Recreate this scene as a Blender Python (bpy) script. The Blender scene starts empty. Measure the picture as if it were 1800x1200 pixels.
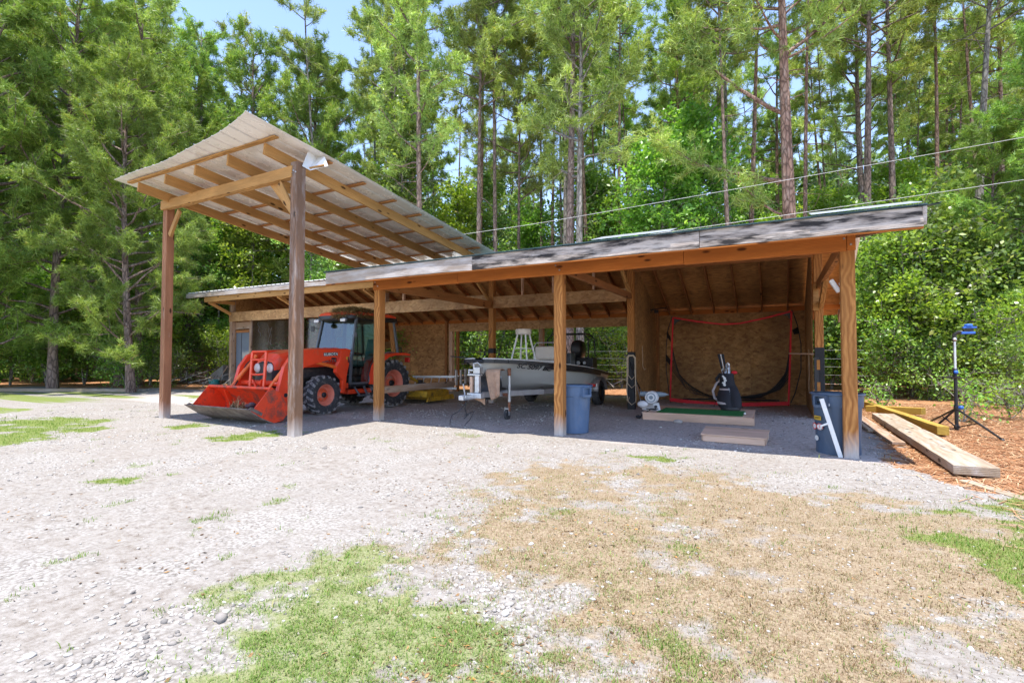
import bpy, bmesh, math, random
import numpy as np
from mathutils import Vector, Matrix, noise as mnoise
R = math.radians
random.seed(7); rng = np.random.default_rng(7)
scene = bpy.context.scene
col = scene.collection

# ------------------------------------------------------------------ camera, sky, sun, exposure
FOC = 879.0; CAMH = 1.26
YAW = math.atan2(470, 879)            # shed depth axis (+Y) is 28 degrees right of the view
PITCH = math.atan2(27, 879)
cam_d = bpy.data.cameras.new('camera'); cam = bpy.data.objects.new('camera', cam_d); col.objects.link(cam)
cam.location = (0, 0, CAMH)
cam.rotation_euler = (R(90) + PITCH, 0, YAW)
cam_d.sensor_width = 36; cam_d.lens = FOC / 1800 * 36; cam_d.clip_end = 2000; cam_d.clip_start = 0.05
scene.camera = cam
SUN_DIR = Vector((0.06, -0.19, 1.0)).normalized()      # towards the sun
world = bpy.data.worlds.new('World'); scene.world = world; world.use_nodes = True
wn = world.node_tree; bg = wn.nodes['Background']
sky = wn.nodes.new('ShaderNodeTexSky'); sky.sky_type = 'NISHITA'; sky.sun_disc = False
sky.sun_elevation = math.asin(SUN_DIR.z); sky.sun_rotation = math.atan2(SUN_DIR.x, SUN_DIR.y)
sky.air_density = 1.0; sky.dust_density = 0.2; sky.ozone_density = 2.6
tint = wn.nodes.new('ShaderNodeVectorMath'); tint.operation = 'MULTIPLY'; tint.inputs[1].default_value = (1.05, .95, .96)
wn.links.new(sky.outputs[0], tint.inputs[0]); wn.links.new(tint.outputs[0], bg.inputs[0]); bg.inputs[1].default_value = 0.125
sd = bpy.data.lights.new('sun', 'SUN'); sun = bpy.data.objects.new('sun', sd); col.objects.link(sun)
sd.energy = 2.45; sd.angle = R(0.5); sd.color = (1.0, 0.955, 0.89)
sun.rotation_euler = SUN_DIR.to_track_quat('Z', 'Y').to_euler()
scene.view_settings.view_transform = 'Standard'; scene.view_settings.look = 'None'
scene.view_settings.gamma = 1; scene.view_settings.exposure = 1.86
scene.cycles.max_bounces = 8; scene.cycles.diffuse_bounces = 5; scene.cycles.transparent_max_bounces = 12
scene.cycles.sample_clamp_indirect = 6.0

# ------------------------------------------------------------------ measuring helper: a ray through a photo pixel met with a plane
CY, SY = math.cos(YAW), math.sin(YAW); CP, SP = math.cos(PITCH), math.sin(PITCH)
def W(px, py, X=None, Y=None, Z=None, D=None):
    a = (px - 900) / FOC; b = (600 - py) / FOC
    r = a; f = CP - b * SP; u = SP + b * CP
    dx = CY * r - SY * f; dy = SY * r + CY * f; dz = u
    if X is not None: t = X / dx
    elif Y is not None: t = Y / dy
    elif Z is not None: t = (Z - CAMH) / dz
    else: t = D / f
    return Vector((dx * t, dy * t, CAMH + dz * t))

# ------------------------------------------------------------------ object helpers
def tag(o, label=None, cat=None, group=None, kind=None):
    if label: o['label'] = label
    if cat: o['category'] = cat
    if group: o['group'] = group
    if kind: o['kind'] = kind
    return o
def thing(name, label, cat, loc=(0, 0, 0), rz=0, group=None):
    o = bpy.data.objects.new(name, None); col.objects.link(o)
    o.empty_display_size = 0.2
    o.location = loc; o.rotation_euler = (0, 0, rz)
    return tag(o, label, cat, group)
def mesh_np(name, V, F, smooth=False, sharp=None):
    """V (n,3); F (m,k) with one k, or list of lists"""
    me = bpy.data.meshes.new(name)
    if isinstance(F, np.ndarray):
        n, m, k = len(V), len(F), F.shape[1]
        me.vertices.add(n); me.vertices.foreach_set('co', np.asarray(V, np.float32).ravel())
        me.loops.add(m * k); me.loops.foreach_set('vertex_index', F.astype(np.int32).ravel())
        me.polygons.add(m); me.polygons.foreach_set('loop_start', np.arange(0, m * k, k, dtype=np.int32))
        try: me.polygons.foreach_set('loop_total', np.full(m, k, np.int32))
        except Exception: pass
        me.update(calc_edges=True)
    else:
        me.from_pydata([tuple(v) for v in V], [], F); me.update()
    if smooth:
        me.polygons.foreach_set('use_smooth', np.ones(len(me.polygons), bool))
        if sharp is not None: me.set_sharp_from_angle(angle=R(sharp))
    return me
def wm(o):
    b = Matrix.LocRotScale(o.location, o.rotation_euler, o.scale)
    return b if o.parent is None else wm(o.parent) @ o.matrix_parent_inverse @ b
def link(name, me, mat=None, parent=None, loc=None, local=False):
    """meshes are in world space unless local=True (then in the parent's space)"""
    o = bpy.data.objects.new(name, me); col.objects.link(o)
    if mat is not None and len(me.materials) == 0: me.materials.append(mat)
    if parent is not None:
        o.parent = parent
        if not local: o.matrix_parent_inverse = wm(parent).inverted()
    if loc is not None: o.location = loc
    return o
class MB:
    def __init__(s): s.v = []; s.f = []
    def add(s, vs, fs):
        b = len(s.v); s.v += [Vector(v) for v in vs]; s.f += [[b + i for i in f] for f in fs]; return s
    def box(s, x0, x1, y0, y1, z0, z1):
        return s.add([(x, y, z) for z in (z0, z1) for (x, y) in ((x0, y0), (x1, y0), (x1, y1), (x0, y1))],
              [(3, 2, 1, 0), (4, 5, 6, 7), (0, 1, 5, 4), (1, 2, 6, 5), (2, 3, 7, 6), (3, 0, 4, 7)])
    def bar(s, p0, p1, w, h, up=(0, 0, 1)):
        p0, p1 = Vector(p0), Vector(p1); x = (p1 - p0).normalized(); up = Vector(up)
        y = up.cross(x)
        if y.length < 1e-4: y = Vector((0, 1, 0)).cross(x)
        y.normalize(); z = x.cross(y)
        vs = []
        for p in (p0, p1):
            for (a, b) in ((-1, -1), (1, -1), (1, 1), (-1, 1)): vs.append(p + y * (a * w / 2) + z * (b * h / 2))
        return s.add(vs, [(0, 3, 2, 1), (4, 5, 6, 7), (0, 1, 5, 4), (1, 2, 6, 5), (2, 3, 7, 6), (3, 0, 4, 7)])
    def tube(s, pts, r, n=8, cap=True):
        pts = [Vector(p) for p in pts]; rs = r if isinstance(r, (list, tuple)) else [r] * len(pts)
        vs = []; fs = []; prev = None
        for i, p in enumerate(pts):
            t = (pts[min(i + 1, len(pts) - 1)] - pts[max(i - 1, 0)]).normalized()
            if prev is None:
                a = Vector((0, 0, 1)) if abs(t.z) < .9 else Vector((1, 0, 0))
                u = a.cross(t).normalized()
            else:
                u = (prev - t * prev.dot(t)).normalized()
            prev = u; w = t.cross(u)
            for k in range(n):
                an = 2 * math.pi * k / n; vs.append(p + (u * math.cos(an) + w * math.sin(an)) * rs[i])
        for i in range(len(pts) - 1):
            for k in range(n):
                a = i * n + k; b = i * n + (k + 1) % n; fs.append((a, b, b + n, a + n))
        if cap: fs.append(tuple(reversed(range(n)))); fs.append(tuple(range((len(pts) - 1) * n, len(pts) * n)))
        return s.add(vs, fs)
    def lathe(s, c, prof, n=32, axis='Z', a0=0, a1=2 * math.pi):
        c = Vector(c); vs = []; fs = []; m = len(prof); full = abs(a1 - a0 - 2 * math.pi) < 1e-6
        N = n if full else n + 1
        for i in range(N):
            a = a0 + (a1 - a0) * i / n; ca, sa = math.cos(a), math.sin(a)
            for (r, h) in prof:
                v = {'Z': (r * ca, r * sa, h), 'X': (h, r * ca, r * sa), 'Y': (r * sa, h, r * ca)}[axis]
                vs.append(c + Vector(v))
        for i in range(n):
            j = (i + 1) % N
            for k in range(m - 1): fs.append((i * m + k, j * m + k, j * m + k + 1, i * m + k + 1))
        return s.add(vs, fs)
    def prism(s, poly, axis, a, b):
        """poly: 2-D points in the two other axes (order kept X<Y<Z), extruded along axis a..b"""
        n = len(poly); vs = []
        for h in (a, b):
            for (p, q) in poly:
                vs.append({'X': (h, p, q), 'Y': (p, h, q), 'Z': (p, q, h)}[axis])
        fs = [tuple(reversed(range(n))), tuple(range(n, 2 * n))] + [(i, (i + 1) % n, (i + 1) % n + n, i + n) for i in range(n)]
        return s.add(vs, fs)
    def sphere(s, c, r, n=12, m=8, sc=(1, 1, 1)):
        prof = [(math.sin(math.pi * k / m) * r, -math.cos(math.pi * k / m) * r) for k in range(m + 1)]
        b = len(s.v); s.lathe((0, 0, 0), prof, n)
        for i in range(b, len(s.v)): v = s.v[i]; s.v[i] = Vector((c[0] + v.x * sc[0], c[1] + v.y * sc[1], c[2] + v.z * sc[2]))
        return s
    def mesh(s, name, smooth=False, sharp=35):
        me = bpy.data.meshes.new(name); me.from_pydata([tuple(v) for v in s.v], [], s.f); me.update()
        bm = bmesh.new(); bm.from_mesh(me)
        if smooth: bmesh.ops.remove_doubles(bm, verts=bm.verts, dist=1e-5)
        bmesh.ops.recalc_face_normals(bm, faces=bm.faces); bm.to_mesh(me); bm.free()
        if smooth:
            me.polygons.foreach_set('use_smooth', np.ones(len(me.polygons), bool)); me.set_sharp_from_angle(angle=R(sharp))
        return me
    def build(s, name, mat, parent=None, smooth=False, sharp=35, bevel=0, loc=None, local=False):
        o = link(name, s.mesh(name, smooth, sharp), mat, parent, loc, local)
        if bevel:
            md = o.modifiers.new('bevel', 'BEVEL'); md.width = bevel; md.segments = 2; md.limit_method = 'ANGLE'
        return o
def beam(name, p0, p1, w, h, mat, parent=None, up=(0, 0, 1), bevel=.006, cuts=0, warp=0):
    """timber with its length along local X so that the grain runs with it"""
    p0, p1 = Vector(p0), Vector(p1); d = p1 - p0; L = d.length; x = d.normalized(); up = Vector(up)
    y = up.cross(x)
    if y.length < 1e-3: y = Vector((0, 1, 0)).cross(x) if abs(x.y) < .9 else Vector((1, 0, 0)).cross(x)
    y.normalize(); z = x.cross(y)
    me = MB().box(0, L, -w / 2, w / 2, -h / 2, h / 2).mesh(name)
    if warp:
        bm = bmesh.new(); bm.from_mesh(me)
        bmesh.ops.subdivide_edges(bm, edges=[e for e in bm.edges if abs((e.verts[0].co - e.verts[1].co).x) > .1], cuts=max(4, int(L / .25)))
        sd_ = random.random() * 50
        for v in bm.verts:
            n1 = mnoise.noise(Vector((v.co.x * 1.3 + sd_, v.co.y * 4, v.co.z * 4 + 9)))
            n2 = mnoise.noise(Vector((v.co.x * .8 + sd_, 3, v.co.y * 3)))
            v.co.z += n1 * warp; v.co.y += n2 * warp
        bm.to_mesh(me); bm.free()
    o = link(name, me, mat, parent)
    M = Matrix((x, y, z)).transposed().to_4x4(); M.translation = p0
    o.location, q, _ = M.decompose(); o.rotation_euler = q.to_euler()
    if bevel:
        md = o.modifiers.new('bevel', 'BEVEL'); md.width = bevel; md.segments = 2; md.limit_method = 'ANGLE'
    return o
def text_mesh(name, s, size, mat, parent, M, extrude=.002, shear=0, sx=1.0):
    c = bpy.data.curves.new(name, 'FONT'); c.body = s; c.size = size; c.extrude = extrude; c.align_x = 'CENTER'; c.align_y = 'CENTER'; c.shear = shear
    c.offset = size * .02
    t = bpy.data.objects.new(name, c); col.objects.link(t)
    dg = bpy.context.evaluated_depsgraph_get(); me = bpy.data.meshes.new_from_object(t.evaluated_get(dg))
    bpy.data.objects.remove(t); me.transform(M @ Matrix.Diagonal((sx, 1, 1, 1))); me.materials.clear()
    return link(name, me, mat, parent)

# ------------------------------------------------------------------ materials
def new_mat(name):
    m = bpy.data.materials.new(name); m.use_nodes = True; nt = m.node_tree
    return m, nt, nt.nodes['Principled BSDF']
def ramp(nt, src, stops):
    r = nt.nodes.new('ShaderNodeValToRGB'); e = r.color_ramp.elements
    while len(e) < len(stops): e.new(.5)
    for k, (p, c) in enumerate(stops):
        e[k].position = p; e[k].color = (*c, 1) if len(c) == 3 else c
    nt.links.new(src, r.inputs[0]); return r.outputs[0]
def mix(nt, f, a, b, mode='MIX'):
    m = nt.nodes.new('ShaderNodeMix'); m.data_type = 'RGBA'; m.blend_type = mode
    ia, ib = m.inputs[6], m.inputs[7]
    for sock, v in ((m.inputs[0], f), (ia, a), (ib, b)):
        if isinstance(v, bpy.types.NodeSocket): nt.links.new(v, sock)
        elif isinstance(v, (tuple, list)): sock.default_value = (*v, 1) if len(v) == 3 else v
        else: sock.default_value = v
    return m.outputs[2]
def math_(nt, op, a, b=None, c=None, clamp=False):
    m = nt.nodes.new('ShaderNodeMath'); m.operation = op; m.use_clamp = clamp
    for i, v in enumerate((a, b, c)):
        if v is None: continue
        if isinstance(v, bpy.types.NodeSocket): nt.links.new(v, m.inputs[i])
        else: m.inputs[i].default_value = v
    return m.outputs[0]
def coords(nt, scale=(1, 1, 1), offs_rand=True, kind='Object'):
    tc = nt.nodes.new('ShaderNodeTexCoord'); mp = nt.nodes.new('ShaderNodeMapping')
    nt.links.new(tc.outputs[kind], mp.inputs[0]); mp.inputs['Scale'].default_value = scale
    if offs_rand:
        oi = nt.nodes.new('ShaderNodeObjectInfo'); s = nt.nodes.new('ShaderNodeVectorMath'); s.operation = 'SCALE'
        s.inputs[0].default_value = (37.1, 11.3, 23.7); nt.links.new(oi.outputs['Random'], s.inputs['Scale'])
        nt.links.new(s.outputs[0], mp.inputs['Location'])
    return mp.outputs[0]
def noise_(nt, vec, scale, detail=4, rough=.55, dist=0):
    n = nt.nodes.new('ShaderNodeTexNoise'); nt.links.new(vec, n.inputs['Vector'])
    n.inputs['Scale'].default_value = scale; n.inputs['Detail'].default_value = detail
    n.inputs['Roughness'].default_value = rough; n.inputs['Distortion'].default_value = dist
    return n
def bump(nt, bs, h, strength=.4, dist=.01):
    b = nt.nodes.new('ShaderNodeBump'); b.inputs['Strength'].default_value = strength; b.inputs['Distance'].default_value = dist
    nt.links.new(h, b.inputs['Height']); nt.links.new(b.outputs[0], bs.inputs['Normal'])
def paint(name, c, rough=.5, metal=0, var=.18, scale=6, dirt=None, dirt_amt=.5, bmp=.1, coat=0, spec=.5):
    m, nt, bs = new_mat(name); v = coords(nt)
    n = noise_(nt, v, scale, 5, .6)
    lo = tuple(x * (1 - var) for x in c); hi = tuple(min(1, x * (1 + var)) for x in c)
    cc = ramp(nt, n.outputs[0], [(.3, lo), (.7, hi)])
    if dirt:
        n2 = noise_(nt, v, scale * .8, 8, .7, .3)
        f = ramp(nt, n2.outputs[0], [(1 - dirt_amt - .08, (0, 0, 0)), (1 - dirt_amt + .1, (1, 1, 1))])
        cc = mix(nt, f, cc, dirt)
    nt.links.new(cc, bs.inputs['Base Color'])
    rr = math_(nt, 'MULTIPLY_ADD', n.outputs[0], .25, rough - .12); nt.links.new(rr, bs.inputs['Roughness'])
    bs.inputs['Metallic'].default_value = metal; bs.inputs['Coat Weight'].default_value = coat
    bs.inputs['Specular IOR Level'].default_value = spec
    if bmp: bump(nt, bs, noise_(nt, v, scale * 8, 3).outputs[0], bmp, .004)
    return m
def wood(name, light, dark, grey=None, grey_amt=0, stain=None, stain_amt=0, base_grey=False, ring=9., knots=True):
    m, nt, bs = new_mat(name)
    v = coords(nt, (1, 1, 1))
    warp = noise_(nt, v, 1.1, 3, .5)
    vw = nt.nodes.new('ShaderNodeVectorMath'); vw.operation = 'MULTIPLY_ADD'
    nt.links.new(warp.outputs['Color'], vw.inputs[0]); vw.inputs[1].default_value = (.25, .10, .10); nt.links.new(v, vw.inputs[2])
    mp = nt.nodes.new('ShaderNodeMapping'); nt.links.new(vw.outputs[0], mp.inputs[0]); mp.inputs['Scale'].default_value = (.16, 1, 1.6)
    wv = nt.nodes.new('ShaderNodeTexWave'); wv.wave_type = 'RINGS'; wv.rings_direction = 'X'; nt.links.new(mp.outputs[0], wv.inputs[0])
    wv.inputs['Scale'].default_value = ring; wv.inputs['Distortion'].default_value = 2.2; wv.inputs['Detail'].default_value = 2; wv.inputs['Detail Scale'].default_value = 1.2
    fine = nt.nodes.new('ShaderNodeMapping'); nt.links.new(v, fine.inputs[0]); fine.inputs['Scale'].default_value = (2.2, 60, 60)
    fn = noise_(nt, fine.outputs[0], 1.6, 4, .65)
    big = nt.nodes.new('ShaderNodeMapping'); nt.links.new(v, big.inputs[0]); big.inputs['Scale'].default_value = (.7, 4, 4)
    bn = noise_(nt, big.outputs[0], 1.4, 4, .6)
    g = math_(nt, 'MULTIPLY', wv.outputs['Fac'], .42); g = math_(nt, 'MULTIPLY_ADD', fn.outputs[0], .68, g)
    mid = tuple((a + b) / 2 for a, b in zip(light, dark))
    cc = ramp(nt, g, [(.30, light), (.58, mid), (.90, dark)])
    cc = mix(nt, ramp(nt, bn.outputs[0], [(.35, (0, 0, 0)), (.7, (1, 1, 1))]), cc, tuple(x * .72 for x in mid)) if True else cc
    if knots:
        km = nt.nodes.new('ShaderNodeMapping'); nt.links.new(v, km.inputs[0]); km.inputs['Scale'].default_value = (2.2, 6, 6)
        vo = nt.nodes.new('ShaderNodeTexVoronoi'); nt.links.new(km.outputs[0], vo.inputs['Vector']); vo.inputs['Scale'].default_value = 1.0
        kf = ramp(nt, vo.outputs['Distance'], [(.10, (1, 1, 1)), (.17, (0, 0, 0))])
        cc = mix(nt, kf, cc, tuple(x * .28 for x in dark))
    if grey:
        gm = nt.nodes.new('ShaderNodeMapping'); nt.links.new(v, gm.inputs[0]); gm.inputs['Scale'].default_value = (1.2, 7, 7)
        gn = noise_(nt, gm.outputs[0], 1.5, 7, .7)
        gf = ramp(nt, gn.outputs[0], [(max(0, .72 - grey_amt * .6), (0, 0, 0)), (.92 - grey_amt * .6, (1, 1, 1))])
        cc = mix(nt, gf, cc, mix(nt, fn.outputs[0], tuple(x * .55 for x in grey), tuple(min(1, x * 1.25) for x in grey)))
    if stain:
        sm = nt.nodes.new('ShaderNodeMapping'); nt.links.new(v, sm.inputs[0]); sm.inputs['Scale'].default_value = (1.5, 9, 9)
        sn = noise_(nt, sm.outputs[0], 1.2, 7, .62)
        sf = ramp(nt, sn.outputs[0], [(.62 - stain_amt * .3, (0, 0, 0)), (.78 - stain_amt * .3, (1, 1, 1))])
        cc = mix(nt, sf, cc, stain)
    if base_grey:     # bleached, splashed foot of a post (local x = height)
        tc = nt.nodes.new('ShaderNodeTexCoord'); sx = nt.nodes.new('ShaderNodeSeparateXYZ'); nt.links.new(tc.outputs['Object'], sx.inputs[0])
        h = math_(nt, 'MULTIPLY_ADD', bn.outputs[0], .5, sx.outputs[0])
        bf = ramp(nt, h, [(.30, (1, 1, 1)), (.62, (0, 0, 0))])
        cc = mix(nt, bf, cc, mix(nt, fn.outputs[0], (.30, .25, .21), (.66, .60, .55)))
    nt.links.new(cc, bs.inputs['Base Color']); bs.inputs['Roughness'].default_value = .82; bs.inputs['Specular IOR Level'].default_value = .25
    bump(nt, bs, g, .35, .006)
    return m
def osb(name, c1, c2, c3):
    m, nt, bs = new_mat(name); v = coords(nt)
    def layer(sc, rot):
        mp = nt.nodes.new('ShaderNodeMapping'); nt.links.new(v, mp.inputs[0]); mp.inputs['Rotation'].default_value = rot; mp.inputs['Scale'].default_value = (1, 2.6, 1.7)
        n = noise_(nt, mp.outputs[0], 3, 2); a = nt.nodes.new('ShaderNodeVectorMath'); a.operation = 'MULTIPLY_ADD'
        nt.links.new(n.outputs['Color'], a.inputs[0]); a.inputs[1].default_value = (.25, .25, .25); nt.links.new(mp.outputs[0], a.inputs[2])
        vo = nt.nodes.new('ShaderNodeTexVoronoi'); nt.links.new(a.outputs[0], vo.inputs['Vector']); vo.inputs['Scale'].default_value = sc * .62
        return vo
    a = layer(13, (.3, .2, .7)); b = layer(19, (1.1, .9, -.6))
    ca = ramp(nt, a.outputs['Color'], [(.15, c1), (.5, c2), (.85, c3)])
    cb = ramp(nt, b.outputs['Color'], [(.15, c2), (.5, c3), (.8, c1)])
    cc = mix(nt, .5, ca, cb)
    n = noise_(nt, v, .9, 6, .6); cc = mix(nt, ramp(nt, n.outputs[0], [(.4, (0, 0, 0)), (.75, (.75, .75, .75))]), cc, tuple(x * .5 for x in c1))
    nt.links.new(cc, bs.inputs['Base Color']); bs.inputs['Roughness'].default_value = .75
    bump(nt, bs, a.outputs['Distance'], .3, .004); return m

M = {}
M['orange_beam'] = wood('orange_stained_pine', (.62, .215, .045), (.40, .11, .02), ring=12)
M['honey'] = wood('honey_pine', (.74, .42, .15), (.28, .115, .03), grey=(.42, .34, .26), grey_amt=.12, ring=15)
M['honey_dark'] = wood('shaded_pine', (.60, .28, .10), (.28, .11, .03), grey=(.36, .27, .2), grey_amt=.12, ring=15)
M['post'] = wood('post_pine', (.62, .285, .085), (.22, .07, .015), base_grey=True, ring=20)
M['tall_post'] = wood('tall_post_pine', (.31, .18, .11), (.13, .065, .035), grey=(.37, .295, .25), grey_amt=.38, base_grey=True, ring=17)
M['tall_post2'] = wood('tall_post_red_pine', (.50, .23, .12), (.22, .09, .04), grey=(.45, .33, .27), grey_amt=.2, base_grey=True, ring=17)
M['fascia'] = wood('weathered_fascia', (.60, .51, .43), (.36, .27, .21), grey=(.64, .55, .47), grey_amt=.5, stain=(.035, .030, .028), stain_amt=.62, knots=False)
M['fascia2'] = wood('weathered_grey_board', (.50, .41, .33), (.30, .22, .17), grey=(.60, .54, .49), grey_amt=.5, knots=False)
M['old'] = wood('old_grey_brown_board', (.48, .32, .21), (.24, .14, .08), grey=(.45, .36, .29), grey_amt=.4)
M['plank'] = wood('bleached_plank', (.46, .37, .27), (.27, .19, .12), grey=(.46, .40, .34), grey_amt=.4)
M['yellow_wood'] = wood('yellow_treated_timber', (.56, .38, .08), (.34, .21, .03), knots=False)
M['raw'] = wood('raw_framing_lumber', (.84, .60, .44), (.60, .36, .23), ring=14)
M['rafter'] = wood('dark_rafter', (.46, .20, .07), (.24, .09, .03))
M['black_post'] = paint('charred_black', (.018, .018, .020), .7, var=.5)
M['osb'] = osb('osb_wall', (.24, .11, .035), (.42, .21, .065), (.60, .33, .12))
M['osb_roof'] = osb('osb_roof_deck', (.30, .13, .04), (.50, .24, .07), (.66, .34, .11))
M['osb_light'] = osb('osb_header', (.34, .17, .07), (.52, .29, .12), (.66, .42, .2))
M['white_metal'] = paint('white_roof_metal', (.74, .73, .70), .38, var=.08, scale=3, bmp=.03)
M['canopy_metal'] = paint('canopy_sheet_metal', (.80, .76, .70), .27, metal=.15, var=.10, scale=2.5, bmp=.03)
M['dark_roof'] = paint('dark_green_roof_metal', (.05, .085, .085), .4, var=.2, scale=3)
M['galv'] = paint('galvanised_steel', (.55, .56, .57), .42, metal=.85, var=.15, scale=9)
M['dark_metal_edge'] = paint('dark_green_drip_edge', (.035, .07, .07), .45, var=.3)
M['black'] = paint('black_plastic', (.018, .018, .02), .45, var=.3)
M['rubber'] = paint('worn_rubber', (.045, .045, .048), .85, var=.3, scale=14, dirt=(.24, .215, .20), dirt_amt=.38, bmp=.4)
M['rubber_tread'] = paint('dusty_tread', (.13, .13, .135), .9, var=.3, scale=14, dirt=(.34, .32, .31), dirt_amt=.5, bmp=.4)
# ------------------------------------------------------------------ ground zones (polygons measured on the ground)
def G(px, py): p = W(px, py, Z=0); return (p.x, p.y)
def poly_sd(P, poly):
    """signed distance (positive inside) of points P (n,2) to a polygon"""
    poly = np.asarray(poly, float); n = len(poly); d = np.full(len(P), 1e9); ins = np.zeros(len(P), bool)
    for i in range(n):
        a, b = poly[i], poly[(i + 1) % n]; ab = b - a
        t = np.clip(((P - a) @ ab) / max(ab @ ab, 1e-9), 0, 1); q = a + t[:, None] * ab
        d = np.minimum(d, np.hypot(*(P - q).T))
        c = ((a[1] > P[:, 1]) != (b[1] > P[:, 1])); xx = a[0] + (P[:, 1] - a[1]) * (b[0] - a[0]) / (b[1] - a[1] + 1e-12)
        ins ^= c & (P[:, 0] < xx)
    return np.where(ins, d, -d)
def vnoise(P, s, seed=0, octs=3):
    """cheap value noise in 0..1"""
    out = np.zeros(len(P)); amp = 1; tot = 0
    for o in range(octs):
        q = P * (s * 2 ** o) + seed * 17.13 + o * 31.7; i = np.floor(q).astype(int); f = q - i; f = f * f * (3 - 2 * f)
        def h(a, b):
            x = np.sin(a * 127.1 + b * 311.7 + seed * 74.7) * 43758.5453; return x - np.floor(x)
        v = (h(i[:, 0], i[:, 1]) * (1 - f[:, 0]) + h(i[:, 0] + 1, i[:, 1]) * f[:, 0]) * (1 - f[:, 1]) + \
            (h(i[:, 0], i[:, 1] + 1) * (1 - f[:, 0]) + h(i[:, 0] + 1, i[:, 1] + 1) * f[:, 0]) * f[:, 1]
        out += amp * v; tot += amp; amp *= .55
    return out / tot
def sm(x, a, b): t = np.clip((x - a) / (b - a), 0, 1); return t * t * (3 - 2 * t)
Z_GREEN = [G(*p) for p in [(180, 1300), (330, 1125), (400, 1068), (470, 1022), (520, 990), (600, 978), (680, 992), (735, 1030), (800, 1050), (880, 1060), (960, 1120), (1010, 1200), (1030, 1320)]]
Z_DRY = [G(*p) for p in [(620, 1010), (660, 950), (700, 905), (790, 862), (830, 815), (960, 800), (1100, 812), (1300, 830), (1480, 850), (1620, 862), (1800, 880), (2200, 1000), (2600, 1400), (600, 1400), (560, 1200), (760, 1080)]]
Z_LIME = [[G(*p) for p in q] for q in (
    [(1570, 905), (1680, 872), (1830, 868), (2100, 900), (2100, 960), (1850, 935), (1700, 912)],
    [(1630, 950), (1800, 925), (2100, 960), (2200, 1100), (1820, 1050), (1750, 1000)],
    [(-700, 735), (0, 735), (120, 732), (205, 738), (190, 752), (100, 770), (0, 785), (-500, 800)],
    [(-700, 682), (0, 682), (160, 684), (262, 688), (250, 694), (120, 704), (0, 708), (-400, 714)],
    [(-500, 712), (0, 716), (70, 716), (60, 722), (0, 726), (-400, 730)],
    [(365, 770), (420, 762), (480, 758), (478, 766), (400, 775)], [(290, 750), (340, 744), (372, 741), (352, 749), (305, 756)],
    [(180, 842), (230, 838), (236, 846), (200, 852)], [(470, 940), (530, 932), (545, 944), (495, 950)],
    [(330, 697), (352, 690), (372, 702), (338, 712)],
    [(720, 905), (790, 880), (800, 900), (745, 920)], [(1110, 800), (1200, 803), (1215, 812), (1130, 808)])]
Z_STRAW = [[(1.25, 6.6), (1.6, 6.0), (2.3, 6.3), (3.2, 7.3), (12, 9), (60, 20), (60, 60), (-60, 60), (-60, 22), (-26, 21.0), (-20.5, 16.5), (-19, 15.6), (1.2, 15.5), (1.2, 7.6)],
  [G(-1500, 681), G(0, 679), G(240, 682), G(345, 686), (-19.6, 15.8), (-20, 24), (-60, 70), (-300, 70)]]
Z_TRACK = [G(*p) for p in [(-700, 900), (0, 850), (480, 800), (830, 775), (900, 798), (720, 850), (600, 930), (430, 1010), (250, 1060), (60, 1010), (-600, 1050)]]
Z_SHED = [(-18.7, 7.6), (-7.2, 7.4), (1.2, 7.2), (1.2, 15.4), (-18.7, 15.4)]  # front edge follows the roof's shadow line; floor colour inside lifts the shade
def zones(P):
    n1 = vnoise(P, .9, 1, 4); n2 = vnoise(P, 3.1, 2, 3); n3 = vnoise(P, 10, 3, 3); e = (n1 - .5) * 1.3 + (n2 - .5) * 1.1 + (n3 - .5) * .8
    green = sm(poly_sd(P, Z_GREEN) + e * .6, -.28, .40) * (.45 + .55 * sm(n3 * .5 + n2 * .5, .36, .58))
    ddry = poly_sd(P, Z_DRY)
    dry = sm(ddry + e * 1.2, -.5, 1.1) * (.45 + .55 * sm(n2 * .45 + n1 * .3 + n3 * .3, .36, .58))
    dry = np.maximum(dry * (1 - .3 * green), 0)
    lime = np.zeros(len(P))
    for q in Z_LIME: lime = np.maximum(lime, sm(poly_sd(P, q) + e * .35, -.08, .25) * (.25 + .75 * sm(n2 * .6 + n3 * .4, .38, .62)))
    st = np.zeros(len(P))
    for q in Z_STRAW: st = np.maximum(st, sm(poly_sd(P, q) + e * .45, -.05, .35))
    st *= .65 + .35 * sm(n2, .25, .5)
    rgt = sm(P[:, 0], 1.2, 2.0) * sm(P[:, 1], 4.0, 5.4) * (1 - sm(P[:, 1], 6.4, 7.2)) * .5 * n2
    st = np.maximum(st, rgt)
    lime = lime * (1 - .8 * sm(poly_sd(P, Z_STRAW[0]), .2, 1))
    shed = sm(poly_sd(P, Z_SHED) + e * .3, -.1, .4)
    # sparse weeds in the gravel
    weed = sm(vnoise(P, 2.6, 9, 3), .72, .82) * .35 * (1 - shed)
    lime = np.maximum(lime, weed * (P[:, 1] > 1))
    green = np.maximum(green, dry * .16 * sm(vnoise(P, 1.3, 77, 3), .38, .62) * 1.6)
    grav = 1 - np.clip(green + dry + lime + st, 0, 1)
    return dict(green=green, dry=dry, lime=lime, straw=st, shed=shed, grav=grav)
RUT = [G(*p) for p in [(-900, 1300), (0, 1010), (350, 905), (620, 838), (850, 783), (900, 760)]]
def rut_d(P):
    d = np.full(len(P), 9.0)
    for off in (0, 1.55):
        q = np.array(RUT) + np.array([-.35, .93]) * off
        for a, b in zip(q[:-1], q[1:]):
            ab = b - a; t = np.clip(((P - a) @ ab) / (ab @ ab), 0, 1); d = np.minimum(d, np.hypot(*(P - a - t[:, None] * ab).T))
    return d
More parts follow.
